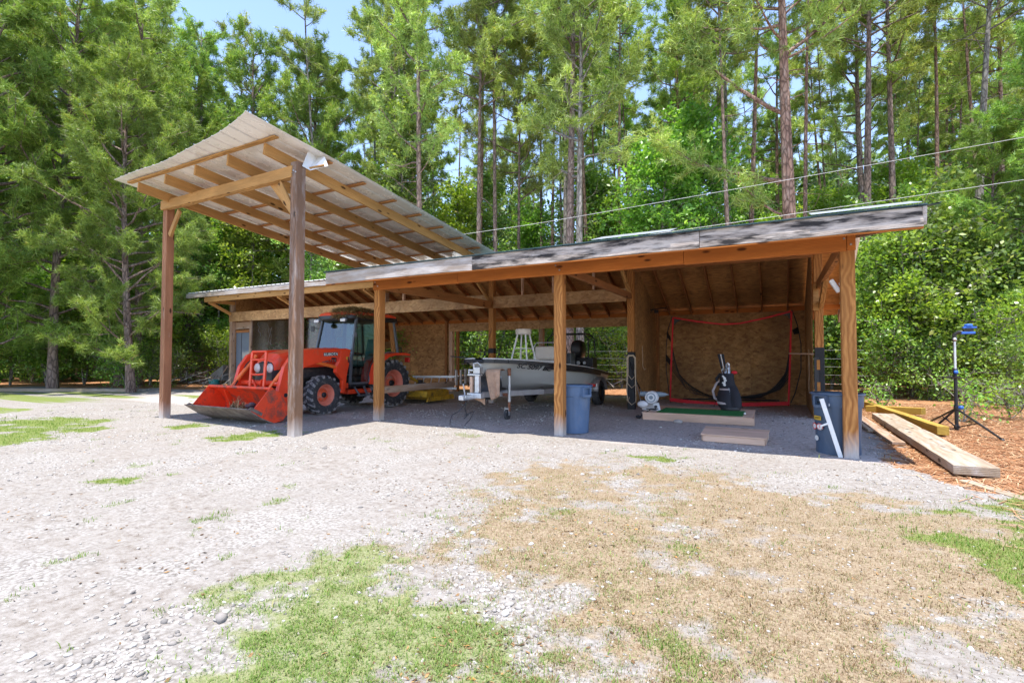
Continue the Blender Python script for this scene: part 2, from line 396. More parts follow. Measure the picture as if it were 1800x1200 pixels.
def gz(P):
    d = np.hypot(P[:, 0], P[:, 1]); f = 1 - sm(d, 25, 60); r_ = rut_d(P) + (vnoise(P, 1.2, 81, 2) - .5) * .3
    return (-.022 * np.exp(-(r_ / .17) ** 2) + .010 * np.exp(-((r_ - .34) / .12) ** 2)) * f + ((vnoise(P, .8, 5, 3) - .5) * .035 + (vnoise(P, 5, 6, 3) - .5) * .014) * f
# ------------------------------------------------------------------ ground sheet
fx = np.concatenate([-np.geomspace(600, 16.5, 30), np.arange(-16, 5.0, .055), np.geomspace(5.2, 600, 34)])
fy = np.concatenate([-np.geomspace(500, 1, 16), np.arange(.6, 15.0, .055), np.geomspace(15.2, 900, 34)])
XX, YY = np.meshgrid(fx, fy); PP = np.stack([XX.ravel(), YY.ravel()], 1)
zz = gz(PP)
V = np.column_stack([PP, zz]); nx, ny = len(fx), len(fy)
ii = (np.arange(ny - 1)[:, None] * nx + np.arange(nx - 1)[None]).ravel()
F = np.stack([ii, ii + 1, ii + 1 + nx, ii + nx], 1)
gme = mesh_np('ground', V, F, smooth=True)
ZN = zones(PP)
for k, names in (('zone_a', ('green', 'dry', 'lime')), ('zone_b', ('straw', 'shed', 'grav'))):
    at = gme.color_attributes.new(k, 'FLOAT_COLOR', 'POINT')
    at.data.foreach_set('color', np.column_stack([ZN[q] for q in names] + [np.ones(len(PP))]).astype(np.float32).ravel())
gm, nt, bs = new_mat('ground_soil_gravel')
tc = nt.nodes.new('ShaderNodeTexCoord'); gv = tc.outputs['Object']
def attr(k):
    a = nt.nodes.new('ShaderNodeAttribute'); a.attribute_name = k; s = nt.nodes.new('ShaderNodeSeparateColor'); nt.links.new(a.outputs['Color'], s.inputs[0]); return s.outputs
za, zb = attr('zone_a'), attr('zone_b')
nA = noise_(nt, gv, 1.3, 8, .65); nB = noise_(nt, gv, 14, 6, .7); nC = noise_(nt, gv, 60, 4, .7)
vo = nt.nodes.new('ShaderNodeTexVoronoi'); nt.links.new(gv, vo.inputs['Vector']); vo.inputs['Scale'].default_value = 42
vo2 = nt.nodes.new('ShaderNodeTexVoronoi'); nt.links.new(gv, vo2.inputs['Vector']); vo2.inputs['Scale'].default_value = 85
dirt = ramp(nt, nB.outputs[0], [(.28, (.14, .11, .085)), (.42, (.24, .21, .18)), (.55, (.30, .272, .24)), (.75, (.36, .335, .305))])
stones = ramp(nt, vo.outputs['Color'], [(.05, (.17, .155, .14)), (.2, (.30, .275, .245)), (.8, (.40, .375, .345))])
st2 = ramp(nt, vo2.outputs['Color'], [(.05, (.19, .175, .16)), (.2, (.32, .295, .265)), (.8, (.42, .395, .36))])
stones = mix(nt, .5, stones, st2)
edge = ramp(nt, vo.outputs['Distance'], [(.35, (1, 1, 1)), (.75, (.62, .60, .58))])
stones = mix(nt, 1.0, stones, edge, 'MULTIPLY')
sf = ramp(nt, nA.outputs[0], [(.42, (0, 0, 0)), (.58, (1, 1, 1))])
base = mix(nt, sf, dirt, stones)
shed_lift_c = mix(nt, ramp(nt, nB.outputs[0], [(.45, (0, 0, 0)), (.65, (1, 1, 1))]), (.54, .465, .42), stones)  # shed floor painted lighter and warmer to brighten its shade
base = mix(nt, math_(nt, 'MULTIPLY', zb[1], .8), base, shed_lift_c)
def zone(base, w, c_lo, c_hi, gain=1.6):
    c = ramp(nt, nC.outputs[0], [(.35, c_lo), (.65, c_hi)])
    f = math_(nt, 'MULTIPLY', w, gain); f = math_(nt, 'ADD', f, math_(nt, 'MULTIPLY_ADD', nB.outputs[0], .9, -.5)); f = math_(nt, 'MULTIPLY', f, math_(nt, 'GREATER_THAN', w, .02), clamp=True)
    f2 = ramp(nt, f, [(.28, (0, 0, 0)), (.62, (1, 1, 1))]); return mix(nt, f2, base, c)
base = zone(base, za[1], (.19, .13, .08), (.355, .285, .19), .85)
base = zone(base, za[0], (.16, .18, .07), (.29, .29, .16), 1.1)
base = zone(base, za[2], (.12, .16, .035), (.22, .25, .08), 1.3)
base = zone(base, zb[0], (.27, .115, .05), (.50, .27, .14), 1.5)
nt.links.new(base, bs.inputs['Base Color']); bs.inputs['Roughness'].default_value = .95; bs.inputs['Specular IOR Level'].default_value = .1
hh = math_(nt, 'MULTIPLY_ADD', vo.outputs['Distance'], -.8, nC.outputs[0]); hh = math_(nt, 'ADD', hh, nB.outputs[0])
bump(nt, bs, hh, .55, .02)
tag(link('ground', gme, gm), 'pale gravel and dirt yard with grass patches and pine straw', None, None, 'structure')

# ------------------------------------------------------------------ scatter helpers
def polar_points(n, r0, r1, a0, a1, power=1.0):
    """points round the yard, denser near the camera: radius density ~ r^-power per metre"""
    u = rng.random(n)
    if abs(power - 1) < 1e-6: r = r0 * (r1 / r0) ** u
    else: k = 1 - power; r = (r0 ** k + u * (r1 ** k - r0 ** k)) ** (1 / k)
    a = a0 + (a1 - a0) * rng.random(n)      # bearing in world, from +Y clockwise
    return np.stack([r * np.sin(a), r * np.cos(a)], 1), r
def scatter_mesh(name, tv, tf, pos, scale, rotz, tilt=None, squash=None):
    """tv (T,k,3) template variants; tf (m,j) faces"""
    n = len(pos); T, k, _ = tv.shape; idx = rng.integers(0, T, n); v = tv[idx] * scale[:, None, None]
    if squash is not None: v[:, :, 2] *= squash[:, None]
    if tilt is not None:
        c, s = np.cos(tilt), np.sin(tilt); y = v[:, :, 1] * c[:, None] - v[:, :, 2] * s[:, None]; z = v[:, :, 1] * s[:, None] + v[:, :, 2] * c[:, None]
        v = np.stack([v[:, :, 0], y, z], 2)
    c, s = np.cos(rotz), np.sin(rotz); x = v[:, :, 0] * c[:, None] - v[:, :, 1] * s[:, None]; y = v[:, :, 0] * s[:, None] + v[:, :, 1] * c[:, None]
    v = np.stack([x, y, v[:, :, 2]], 2) + pos[:, None, :]
    F = (tf[None] + (np.arange(n) * k)[:, None, None]).reshape(-1, tf.shape[1])
    return mesh_np(name, v.reshape(-1, 3), F)
HA = R(49)
def island_mat(name, stops, rough=.9, transl=0, spec=.2, nscale=0, nmix=None, objvar=0):
    m, nt, bs = new_mat(name); ge = nt.nodes.new('ShaderNodeNewGeometry')
    c = ramp(nt, ge.outputs['Random Per Island'], stops)
    if nscale:
        tc = nt.nodes.new('ShaderNodeTexCoord'); n = noise_(nt, tc.outputs['Object'], nscale, 3, .5)
        f = ramp(nt, n.outputs[0], [(.38, (0, 0, 0)), (.62, (1, 1, 1))]); c = mix(nt, f, c, mix(nt, .6, c, nmix))
    if objvar:
        oi = nt.nodes.new('ShaderNodeObjectInfo'); h = nt.nodes.new('ShaderNodeHueSaturation'); nt.links.new(c, h.inputs['Color'])
        nt.links.new(math_(nt, 'MULTIPLY_ADD', oi.outputs['Random'], objvar * .03, .5 - objvar * .012), h.inputs['Hue'])
        nt.links.new(math_(nt, 'MULTIPLY_ADD', oi.outputs['Random'], objvar * .45, 1 - objvar * .12), h.inputs['Value']); c = h.outputs[0]
    nt.links.new(c, bs.inputs['Base Color']); bs.inputs['Roughness'].default_value = rough; bs.inputs['Specular IOR Level'].default_value = spec
    if transl:
        t = nt.nodes.new('ShaderNodeBsdfTranslucent'); mx = nt.nodes.new('ShaderNodeMixShader'); mx.inputs[0].default_value = transl
        tcx = mix(nt, 1.0, c, (1.25, 1.25, .6), 'MULTIPLY'); nt.links.new(tcx, t.inputs[0])
        out = nt.nodes['Material Output']; nt.links.new(bs.outputs[0], mx.inputs[1]); nt.links.new(t.outputs[0], mx.inputs[2]); nt.links.new(mx.outputs[0], out.inputs[0])
    return m
# stones
bm = bmesh.new(); bmesh.ops.create_icosphere(bm, subdivisions=1, radius=1); bm.verts.ensure_lookup_table()
ico = np.array([v.co[:] for v in bm.verts]); icf = np.array([[v.index for v in f.verts] for f in bm.faces]); bm.free()
tv = []
for k in range(24):
    q = ico * (1 + rng.normal(0, .22, (len(ico), 1))) * rng.uniform(.65, 1.25, 3) * np.array([1, 1, .6]); tv.append(q)
tv = np.array(tv)
P, r = polar_points(120000, 1.5, 17, -YAW - HA, -YAW + HA, 1.0)
P = np.concatenate([P, np.column_stack([rng.uniform(-8, .8, 9000), rng.uniform(7.3, 14, 9000)])]); r = np.hypot(P[:, 0], P[:, 1])
zn = zones(P); pr = zn['grav'] * (.16 + 1.0 * sm(vnoise(P, .9, 21, 4), .46, .64)) + .10 * zn['dry']
pr = pr * (1 - .8 * sm(poly_sd(P, Z_TRACK) + (vnoise(P, 1.5, 71, 3) - .5) * 1.2, -.3, .5)) * .8 * (1 - .8 * np.exp(-(rut_d(P) / .25) ** 2))
keep = rng.random(len(P)) < np.clip(pr, 0, 1) * .62
P = P[keep]; r = r[keep]
near_left = sm(-P[:, 0] + .3 * P[:, 1] - .6, 0, 1.6) * (1 - sm(r, 3, 6))
sc = np.exp(rng.normal(math.log(.0055), .42, len(P))) * (1 + .55 * near_left * sm(vnoise(P, 1.1, 44, 2), .5, .65)) * (1 + .11 * r) * .78
sc = np.clip(sc, .004, .04)
pos = np.column_stack([P, gz(P) + sc * .1])
me = scatter_mesh('gravel_stones', tv, icf, pos, sc, rng.uniform(0, 6.28, len(P)), rng.normal(0, .3, len(P)))
M['gravel'] = island_mat('crushed_stone', [(0, (.15, .14, .13)), (.15, (.26, .235, .21)), (.5, (.39, .355, .315)), (1, (.54, .505, .46))], .9)
tag(link('gravel_stones', me, M['gravel']), 'loose crushed stone scattered over the pale yard', None, None, 'stuff')
# grass blades
def blades(n, seed, lean=.5, curl=True):
    """3-segment tapering blade templates, height 1"""
    out = []
    g = np.random.default_rng(seed)
    for k in range(n):
        l = g.uniform(.1, lean) ; w = g.uniform(.05, .09)
        p = [(0, 0), (l * .35, .5), (l, 1.0 - l * .35)]
        out.append([(-w, p[0][0], p[0][1]), (w, p[0][0], p[0][1]), (w * .8, p[1][0], p[1][1]), (-w * .8, p[1][0], p[1][1]), (0, p[2][0], p[2][1])])
    return np.array(out)
BF = [(0, 1, 2, 3), (3, 2, 4, 4)]
def blade_mesh(name, P, sc, lean, seed):
    tv = blades(16, seed, lean); pos = np.column_stack([P, gz(P) - .003]); n = len(P)
    v = tv[rng.integers(0, 16, n)] * sc[:, None, None]; ro = rng.uniform(0, 6.28, n)
    c, s = np.cos(ro), np.sin(ro); x = v[:, :, 0] * c[:, None] - v[:, :, 1] * s[:, None]; y = v[:, :, 0] * s[:, None] + v[:, :, 1] * c[:, None]
    v = (np.stack([x, y, v[:, :, 2]], 2) + pos[:, None, :]).reshape(-1, 3)
    tf = np.array([[0, 1, 2], [0, 2, 3], [3, 2, 4]]); F = (tf[None] + (np.arange(n) * 5)[:, None, None]).reshape(-1, 3)
    return mesh_np(name, v, F)
P, r = polar_points(1300000, 1.5, 16, -YAW - HA, -YAW + HA, 1.15)
zn = zones(P); u = rng.random(len(P))
tuft = .35 + .9 * sm(vnoise(P, 12, 31, 2), .4, .62)
kd = u < zn['dry'] * .52 * tuft * (1 - zn['green'] * .4); kg = (~kd) & (rng.random(len(P)) < zn['green'] * .50 * tuft); kl = (~kd) & (~kg) & (rng.random(len(P)) < zn['lime'] * .75)
def hs(k, h, spread=.32): return np.exp(rng.normal(math.log(h), spread, k.sum())) * (1 + .05 * r[k])
gd = blade_mesh('dry_grass', P[kd], hs(kd, .012), 1.3, 3)
gg = blade_mesh('green_grass', P[kg], hs(kg, .0155), 1.1, 4)
gl = blade_mesh('bright_grass', P[kl], hs(kl, .018), .9, 5)
M['dry_grass'] = island_mat('dry_grass', [(0, (.11, .06, .03)), (.3, (.28, .18, .095)), (.72, (.50, .39, .24)), (.85, (.24, .24, .10)), (1, (.17, .22, .07))], .8, .25)
M['green_grass'] = island_mat('green_grass', [(0, (.11, .19, .035)), (.5, (.18, .29, .06)), (.8, (.28, .36, .11)), (1, (.40, .34, .18))], .7, .35)
M['lime_grass'] = island_mat('bright_grass', [(0, (.10, .18, .025)), (.6, (.17, .28, .05)), (1, (.30, .32, .11))], .7, .35)
tag(link('dry_grass', gd, M['dry_grass']), 'short dry tan grass over the near right yard', None, None, 'stuff')
tag(link('green_grass', gg, M['green_grass']), 'short green grass at the bottom of the yard', None, None, 'stuff')
tag(link('bright_grass', gl, M['lime_grass']), 'bright green grass tufts at the yard edges', None, None, 'stuff')
# flecks of leaf litter and bark over the drive
P, r = polar_points(16000, 1.6, 16, -YAW - HA, -YAW + HA, 1.0); k = rng.random(len(P)) < (.05 + .95 * sm(vnoise(P, 1.7, 61, 4), .52, .66)) * .8; P = P[k]; n = len(P)
lt = np.array([[[-1, -.35, 0], [0, -.5, .15], [1, .1, .1], [.1, .5, .02]], [[-1, .1, 0], [0, -.2, .1], [1, 0, .25], [0, .25, .05]]])
me = scatter_mesh('leaf_litter', lt, np.array([[0, 1, 2, 3]]), np.column_stack([P, gz(P) + .004]), rng.uniform(.006, .017, n) * (1 + .03 * np.hypot(P[:, 0], P[:, 1])), rng.uniform(0, 6.28, n), rng.normal(0, .3, n))
M['litter'] = island_mat('leaf_litter', [(0, (.06, .035, .02)), (.5, (.17, .10, .05)), (.9, (.33, .20, .09)), (1, (.45, .22, .05))], .9)
tag(link('leaf_litter', me, M['litter']), 'small brown flecks of leaf litter over the yard', None, None, 'stuff')
# pine straw needles on the right and behind
n = 60000
P = np.concatenate([np.column_stack([rng.uniform(1.1, 9, n), rng.uniform(4.5, 17, n)]), np.column_stack([rng.uniform(-26, 1, 14000), rng.uniform(15.4, 22, 14000)])])
zn = zones(P); k = rng.random(len(P)) < zn['straw']; P = P[k]; n = len(P)
ang = rng.uniform(0, math.pi, n); L = rng.uniform(.05, .11, n); w = .0022 + .0004 * np.hypot(P[:, 0], P[:, 1])
d = np.stack([np.cos(ang), np.sin(ang)], 1); q = np.stack([-d[:, 1], d[:, 0]], 1); z0 = gz(P) + rng.uniform(.003, .02, n); z1 = gz(P) + rng.uniform(.003, .03, n)
V = np.stack([np.column_stack([P - d * L[:, None] - q * w[:, None], z0]), np.column_stack([P - d * L[:, None] + q * w[:, None], z0]),
              np.column_stack([P + d * L[:, None] + q * w[:, None], z1]), np.column_stack([P + d * L[:, None] - q * w[:, None], z1])], 1).reshape(-1, 3)
F = np.arange(4 * n).reshape(-1, 4)
M['straw'] = island_mat('pine_straw', [(0, (.17, .065, .03)), (.5, (.38, .18, .08)), (1, (.56, .38, .22))], .8, .1)
tag(link('pine_straw', mesh_np('pine_straw', V, F), M['straw']), 'orange brown pine needles covering the ground under the trees', None, None, 'stuff')
# ------------------------------------------------------------------ open pole shed
XP = [-18.74, -14.84, -10.94, -7.04, -3.15, .72]
shed = thing('pole_shed', 'long open timber pole shed with low metal roof and chipboard walls', 'shed', (-8.0, 11.0, 0))
T = .155
RS = .19                                       # pitch of the main roof towards the yard
def zf(y): return 2.90 + RS * (y - 6.9)        # top of main front slope
ZR, YR = 3.95, 12.45                           # ridge
def zr(y): return ZR - .45 * (y - YR) if y > YR else zf(y)
def post(x, y, z1, m, z0=-.05, w=T, name='post'): return beam(name, (x, y, z0), (x, y, z1), w, w, m, shed, up=(0, -1, 0), bevel=.008)
front = []
for i, (x, z) in enumerate(((XP[3], 2.60), (XP[4], 2.60), (XP[5] + .05, 2.60))):
    p = post(x, 7.55, z, M['post']); front.append(p)
for x in XP: post(x, 12.0, 3.72, M['old'] if x < -8 else M['post'])
for x in (-18.74, -14.84, -10.7, -7.04, -3.22, .62): post(x, 15.28, 2.58, M['raw'] if x == -10.7 else M['old'])
post(-10.45, 15.30, 2.3, M['rafter'], w=.1)
# charred lower parts
for x, z0, z1 in ((XP[4], 0.0, 1.38), (XP[5], 0, 1.45), (XP[3], 1.36, 1.5)):
    o = MB().box(x - T / 2 - .006, x + T / 2 + .006, 12 - T / 2 - .006, 12 + T / 2 + .006, z0, z1).build('charred_wrap', M['black_post'], shed, bevel=.006)
MB().box(XP[5] - .10, XP[5] - .02, 12 - T / 2 - .05, 12 - T / 2 - .008, .02, 1.25).build('black_cleat', M['black'], shed, bevel=.006)
for z in (1.0, .55): MB().box(XP[5] - .055, XP[5] - .0, 12 - T / 2 - .06, 12 - T / 2 - .052, z, z + .2).build('bare_wood_patch', M['post'], shed)
# front beam and fascia
beam('front_beam', (XP[3] - .09, 7.50, 2.70), (-5.1, 7.50, 2.70), .09, .225, M['orange_beam'], shed, warp=.006)
beam('front_beam', (-5.095, 7.50, 2.70), (-1.2, 7.50, 2.702), .09, .222, M['orange_beam'], shed, warp=.006)
beam('front_beam', (-1.195, 7.50, 2.702), (XP[5] + .04, 7.50, 2.70), .09, .225, M['orange_beam'], shed, warp=.006)
MB().box(XP[5] + .045, XP[5] + .135, 7.45, 7.62, 2.59, 2.815).build('beam_end_block', M['orange_beam'], shed, bevel=.005)
beam('front_fascia', (-7.78, 6.86, 2.785), (-4.4, 6.86, 2.785), .04, .225, M['fascia2'], shed, warp=.012)
beam('front_fascia', (-4.395, 6.86, 2.785), (-.9, 6.86, 2.785), .04, .228, M['fascia'], shed, warp=.012)
beam('front_fascia', (-.895, 6.86, 2.785), (1.40, 6.86, 2.785), .04, .225, M['fascia'], shed, warp=.012)
MB().box(-7.78, 1.40, 6.845, 6.885, 2.655, 2.669).build('fascia_lower_strip', M['orange_beam'], shed)
MB().box(-7.80, 1.43, 6.815, 6.90, 2.902, 2.916).build('drip_edge', M['dark_metal_edge'], shed)
for x in (XP[3], XP[4], XP[5] + .05):
    for dx, z in ((-.035, 2.74), (.035, 2.66)): MB().lathe((x + dx, 7.455, z), [(.001, -.012), (.012, -.012), (.014, 0), (.014, .006)], 8, 'Y').build('bolt', M['galv'], shed)
# side rake boards
beam('rake_board', (1.41, 6.84, 2.79), (1.41, YR, ZR - .13), .04, .2, M['fascia2'], shed)
beam('rake_board', (1.41, YR, ZR - .13), (1.41, 15.9, zr(15.9) - .13), .04, .2, M['fascia2'], shed)
# rafters front slope and rear slope
x = -7.6
while x < 1.3:
    beam('rafter', (x, 6.89, zf(6.9) - .115), (x, YR - .03, ZR - .13), .04, .14, M['rafter'], shed, bevel=0); x += .61
x = -18.7
while x < 1.3:
    beam('rafter', (x, YR, ZR - .145), (x, 15.75, zr(15.75) - .145), .04, .14, M['rafter'], shed, bevel=0)
    MB().box(x + .022, x + .585, 15.17, 15.21, 2.48, 2.60).build('blocking', M['orange_beam'], shed)
    x += .61
# decks and roof metal
def slab(name, x0, x1, y0, z0, y1, z1, t, m): return MB().prism([(y0, z0), (y1, z1), (y1, z1 - t), (y0, z0 - t)], 'X', x0, x1).build(name, m, shed)
slab('roof_deck', -7.78, 1.38, 6.9, zf(6.9) - .012, YR, ZR - .012, .028, M['osb_roof'])
slab('roof_deck', -19.9, 1.38, YR, ZR - .012, 15.85, zr(15.85) - .012, .028, M['osb_roof'])
def ribbed(name, x0, x1, y0, z0, y1, z1, m, par, t=.004, pitch=.229, rib=.02, curl=None):
    """sheet metal with raised ribs running down the slope"""
    mb = MB(); xs = []; x = x0
    while x < x1 - .01:
        xs += [(x, 0), (x + pitch * .74, 0), (x + pitch * .82, rib), (x + pitch * .92, rib)]; x += pitch
    xs.append((x1, 0)); n = len(xs); ny = 14; vs = []
    for k in range(ny + 1):
        f = k / ny
        for (xx, h) in xs:
            p = Vector((xx, y0 + (y1 - y0) * f, z0 + (z1 - z0) * f + h))
            if curl: p = curl(p, f)
            vs.append(p)
    fs = [(k * n + i, k * n + i + 1, (k + 1) * n + i + 1, (k + 1) * n + i) for k in range(ny) for i in range(n - 1)]
    o = mb.add(vs, fs).build(name, m, par); s = o.modifiers.new('thick', 'SOLIDIFY'); s.thickness = t; return o
ribbed('roof_metal', -7.8, 1.42, 6.82, zf(6.82) + .012, YR, ZR + .012, M['dark_roof'], shed)
ribbed('roof_metal', -19.95, 1.42, 15.9, zr(15.9) + .012, YR, ZR + .012, M['white_metal'], shed)
# lifted bits of sheet near the front edge
for x0, x1, dz in ((-2.35, -1.25, .05), (.35, 1.38, .045)):
    MB().prism([(6.80, 2.925 + dz * .2), (7.3, 3.03 + dz), (7.3, 3.024 + dz), (6.8, 2.918 + dz * .2)], 'X', x0, x1).build('loose_roof_sheet', M['galv'], shed)
# left part: eave beyond the middle posts
YE, ZE = 10.95, 3.66
slab('roof_deck', -19.9, -7.82, YE, ZE - .012, YR - .002, ZR - .012, .028, M['osb_roof'])
ribbed('roof_metal', -19.98, -7.84, YE - .05, ZE, YR, ZR + .014, M['white_metal'], shed)
beam('left_fascia', (-19.95, YE - .02, ZE - .10), (-13.4, YE - .02, ZE - .10), .04, .17, M['fascia2'], shed, warp=.012)
beam('left_fascia', (-13.39, YE - .02, ZE - .10), (-9.4, YE - .02, ZE - .12), .04, .15, M['fascia2'], shed, warp=.02)
beam('eave_beam', (-18.9, 11.03, ZE - .27), (-7.6, 11.03, ZE - .27), .09, .19, M['honey'], shed)
x = -18.7
while x < -7.7:
    beam('rafter', (x, 11.08, ZE - .10), (x, YR - .03, ZR - .11), .04, .13, M['rafter'], shed, bevel=0); x += .61
for x in (-18.74, -14.84, -10.94): beam('knee_brace', (x, 11.06, 3.30), (x, 11.94, 2.90), .09, .10, M['honey'], shed)
for x in (-18.74, -14.84, -10.94): beam('outrigger', (x + .1, 11.09, 3.33), (x + .1, 12.0, 3.33), .09, .13, M['honey'], shed)
# header boards on the middle row
for a, b, m in ((-18.82, -14.85, 'osb_light'), (-14.845, -10.95, 'osb_light'), (-10.945, -7.13, 'osb_light'), (-6.95, -3.24, 'osb_light'), (-3.06, .63, 'rafter')):
    z0, z1 = (2.62, 2.98) if m == 'osb_light' and a < -7 else (2.60, 2.92)
    if a > -3.1: z0, z1 = 3.3, 3.45
    MB().box(a, b, 11.90, 11.925, z0, z1).build('header_board', M[m], shed, bevel=.004)
for x in (-10.2, -6.1, -5.2, -4.1): MB().box(x, x + .04, 11.93, 12.02, 2.92, 3.70).build('cripple_stud', M['raw'], shed)
# beams from front posts back to the middle posts
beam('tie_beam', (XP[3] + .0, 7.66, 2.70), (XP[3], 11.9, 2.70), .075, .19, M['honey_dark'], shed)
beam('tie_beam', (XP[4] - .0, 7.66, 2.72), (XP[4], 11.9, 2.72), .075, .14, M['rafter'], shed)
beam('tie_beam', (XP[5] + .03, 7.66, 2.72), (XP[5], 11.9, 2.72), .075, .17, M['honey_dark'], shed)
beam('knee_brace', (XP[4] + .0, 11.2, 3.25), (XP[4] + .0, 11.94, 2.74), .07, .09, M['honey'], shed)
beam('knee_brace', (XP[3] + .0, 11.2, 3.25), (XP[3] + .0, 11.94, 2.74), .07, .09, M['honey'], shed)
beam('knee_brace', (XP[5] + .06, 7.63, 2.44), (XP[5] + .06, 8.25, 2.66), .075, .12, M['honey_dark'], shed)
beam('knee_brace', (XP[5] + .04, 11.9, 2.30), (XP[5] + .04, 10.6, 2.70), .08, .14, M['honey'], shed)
MB().box(XP[5] - .10, XP[5] + .00, 11.87, 11.918, 2.2, 2.75).build('brace_cleat', M['honey'], shed, bevel=.004)
# rear walls (chipboard) and opening band
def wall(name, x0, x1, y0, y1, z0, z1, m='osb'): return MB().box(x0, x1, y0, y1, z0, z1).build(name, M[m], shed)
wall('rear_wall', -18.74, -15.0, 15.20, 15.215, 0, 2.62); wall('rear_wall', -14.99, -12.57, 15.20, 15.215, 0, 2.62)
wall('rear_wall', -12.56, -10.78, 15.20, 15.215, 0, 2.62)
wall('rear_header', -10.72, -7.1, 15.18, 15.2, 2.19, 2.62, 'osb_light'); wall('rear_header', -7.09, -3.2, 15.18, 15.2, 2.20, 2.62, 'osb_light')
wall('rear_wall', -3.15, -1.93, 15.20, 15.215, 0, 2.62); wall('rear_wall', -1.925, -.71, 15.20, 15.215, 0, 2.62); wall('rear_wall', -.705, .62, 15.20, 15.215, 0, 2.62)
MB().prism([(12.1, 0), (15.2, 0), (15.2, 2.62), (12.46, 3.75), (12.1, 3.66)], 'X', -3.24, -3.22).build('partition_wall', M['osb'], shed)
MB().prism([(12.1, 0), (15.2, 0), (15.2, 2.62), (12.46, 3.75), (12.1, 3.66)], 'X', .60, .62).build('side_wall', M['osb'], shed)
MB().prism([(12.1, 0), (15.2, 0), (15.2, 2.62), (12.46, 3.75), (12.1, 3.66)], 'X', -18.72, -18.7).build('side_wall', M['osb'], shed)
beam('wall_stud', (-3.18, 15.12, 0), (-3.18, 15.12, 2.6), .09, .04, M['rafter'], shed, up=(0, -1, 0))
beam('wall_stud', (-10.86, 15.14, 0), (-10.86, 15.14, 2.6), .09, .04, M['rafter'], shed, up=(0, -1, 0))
wall('light_gap_backing', -3.15, .62, 15.217, 15.23, 0, 2.62); wall('light_gap_backing', -18.74, -10.78, 15.217, 15.23, 0, 2.62)  # unseen sheets added to stop light leaking through the wall joints
# shelf board on the right-hand wall
beam('shelf_board', W(1391, 621, Y=13.4), W(1431, 622, Y=12.1), .12, .03, M['raw'], shed)
# low rail between the first front post and the picket panel
beam('rail_board', (XP[3] + .03, 7.64, .60), (XP[3] + .03, 10.1, .60), .04, .145, M['old'], shed, warp=.006)

# ------------------------------------------------------------------ tall lean-to canopy resting on the shed roof
can = thing('lean_to_canopy', 'tall slanting canopy of white metal sheet on honey coloured rafters and two posts', 'canopy', (-9.1, 5.6, 0))
PT1 = Vector((-11.25, 5.78, 0)); PT2 = Vector((-6.84, 5.44, 0))
beam('post', PT1 + Vector((0, 0, -.05)), PT1 + Vector((0, 0, 4.36)), .155, .155, M['tall_post2'], can, up=(0, -1, 0), bevel=.01)
beam('post', PT2 + Vector((0, 0, -.05)), PT2 + Vector((0, 0, 4.40)), .165, .165, M['tall_post'], can, up=(0, -1, 0), bevel=.01)
beam('header_beam', W(288, 362.5, Y=5.72), W(518, 303, Y=5.40), .12, .185, M['honey'], can, warp=.008)
beam('knee_brace', W(299, 414, Y=5.72), W(316, 370, Y=5.68), .05, .11, M['honey'], can)
beam('knee_brace', W(480, 322, Y=5.52), W(517, 374, Y=5.47), .04, .13, M['honey'], can)
beam('knee_brace', W(492, 322, Y=5.42), W(519, 381, Y=5.38), .04, .11, M['honey'], can)
XR = np.linspace(-11.0, -7.2, 5)
def czr(y): return 4.67 - .105 * (y - 5.05)     # rafter tops
for k, x in enumerate(XR):
    beam('rafter', (x, 5.08, czr(5.08) - .09), (x, 11.6, czr(11.6) - .09), .045, .19, M['honey'], can, warp=.006)
for k, y in enumerate((5.05, 6.0, 6.85, 7.7, 8.5, 9.3, 10.1, 10.9)):
    z = czr(y) + .014
    e = {0: -6.86, 1: -6.72}.get(k, -6.78)
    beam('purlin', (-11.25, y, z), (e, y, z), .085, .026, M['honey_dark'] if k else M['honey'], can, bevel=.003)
YF = 4.86
def curl(p, f):
    t = max(0, (p.x + 11.4) / 4.6)
    if f < .12: p.y -= (1 - f / .12) * (.40 * t ** 2.2); p.z += (1 - f / .12) ** 1.5 * .08 * max(0, t - .45) ** 1.5
    p.z -= .012 * math.sin(p.x * 3.1 + f * 3) * (1 - f); p.x -= .2 * max(0, t - .95) * 20 * max(0, (.18 - f)) * 1.0
    return p
ribbed('roof_sheet', -11.42, -6.62, YF, czr(YF) + .04, 11.6, czr(11.6) + .04, M['canopy_metal'], can, pitch=.3, rib=.013, curl=curl)
for k in range(3): MB().lathe((PT2.x - .05 + .05 * k, PT2.y - .084, 4.22 + .03 * (k % 2)), [(.001, -.012), (.011, -.012), (.013, 0), (.013, .006)], 8, 'Y').build('bolt', M['galv'], can)
# bent-up flap of sheet by the tall post
a, b, c, d = W(531, 292, X=-6.72), W(541, 267, X=-6.80), W(571, 276, X=-6.66), W(577, 292, X=-6.60)
e = W(560, 271, X=-6.9); g = W(545, 300, X=-6.75)
MB().add([a, b, e, c, d, g], [(0, 1, 2, 5), (5, 2, 3, 4)]).build('bent_flap', M['white_metal'], can).modifiers.new('t', 'SOLIDIFY').thickness = .004
beam('purlin_end', W(540, 297, X=-6.80), W(570, 291, X=-6.62), .07, .025, M['honey'], can)
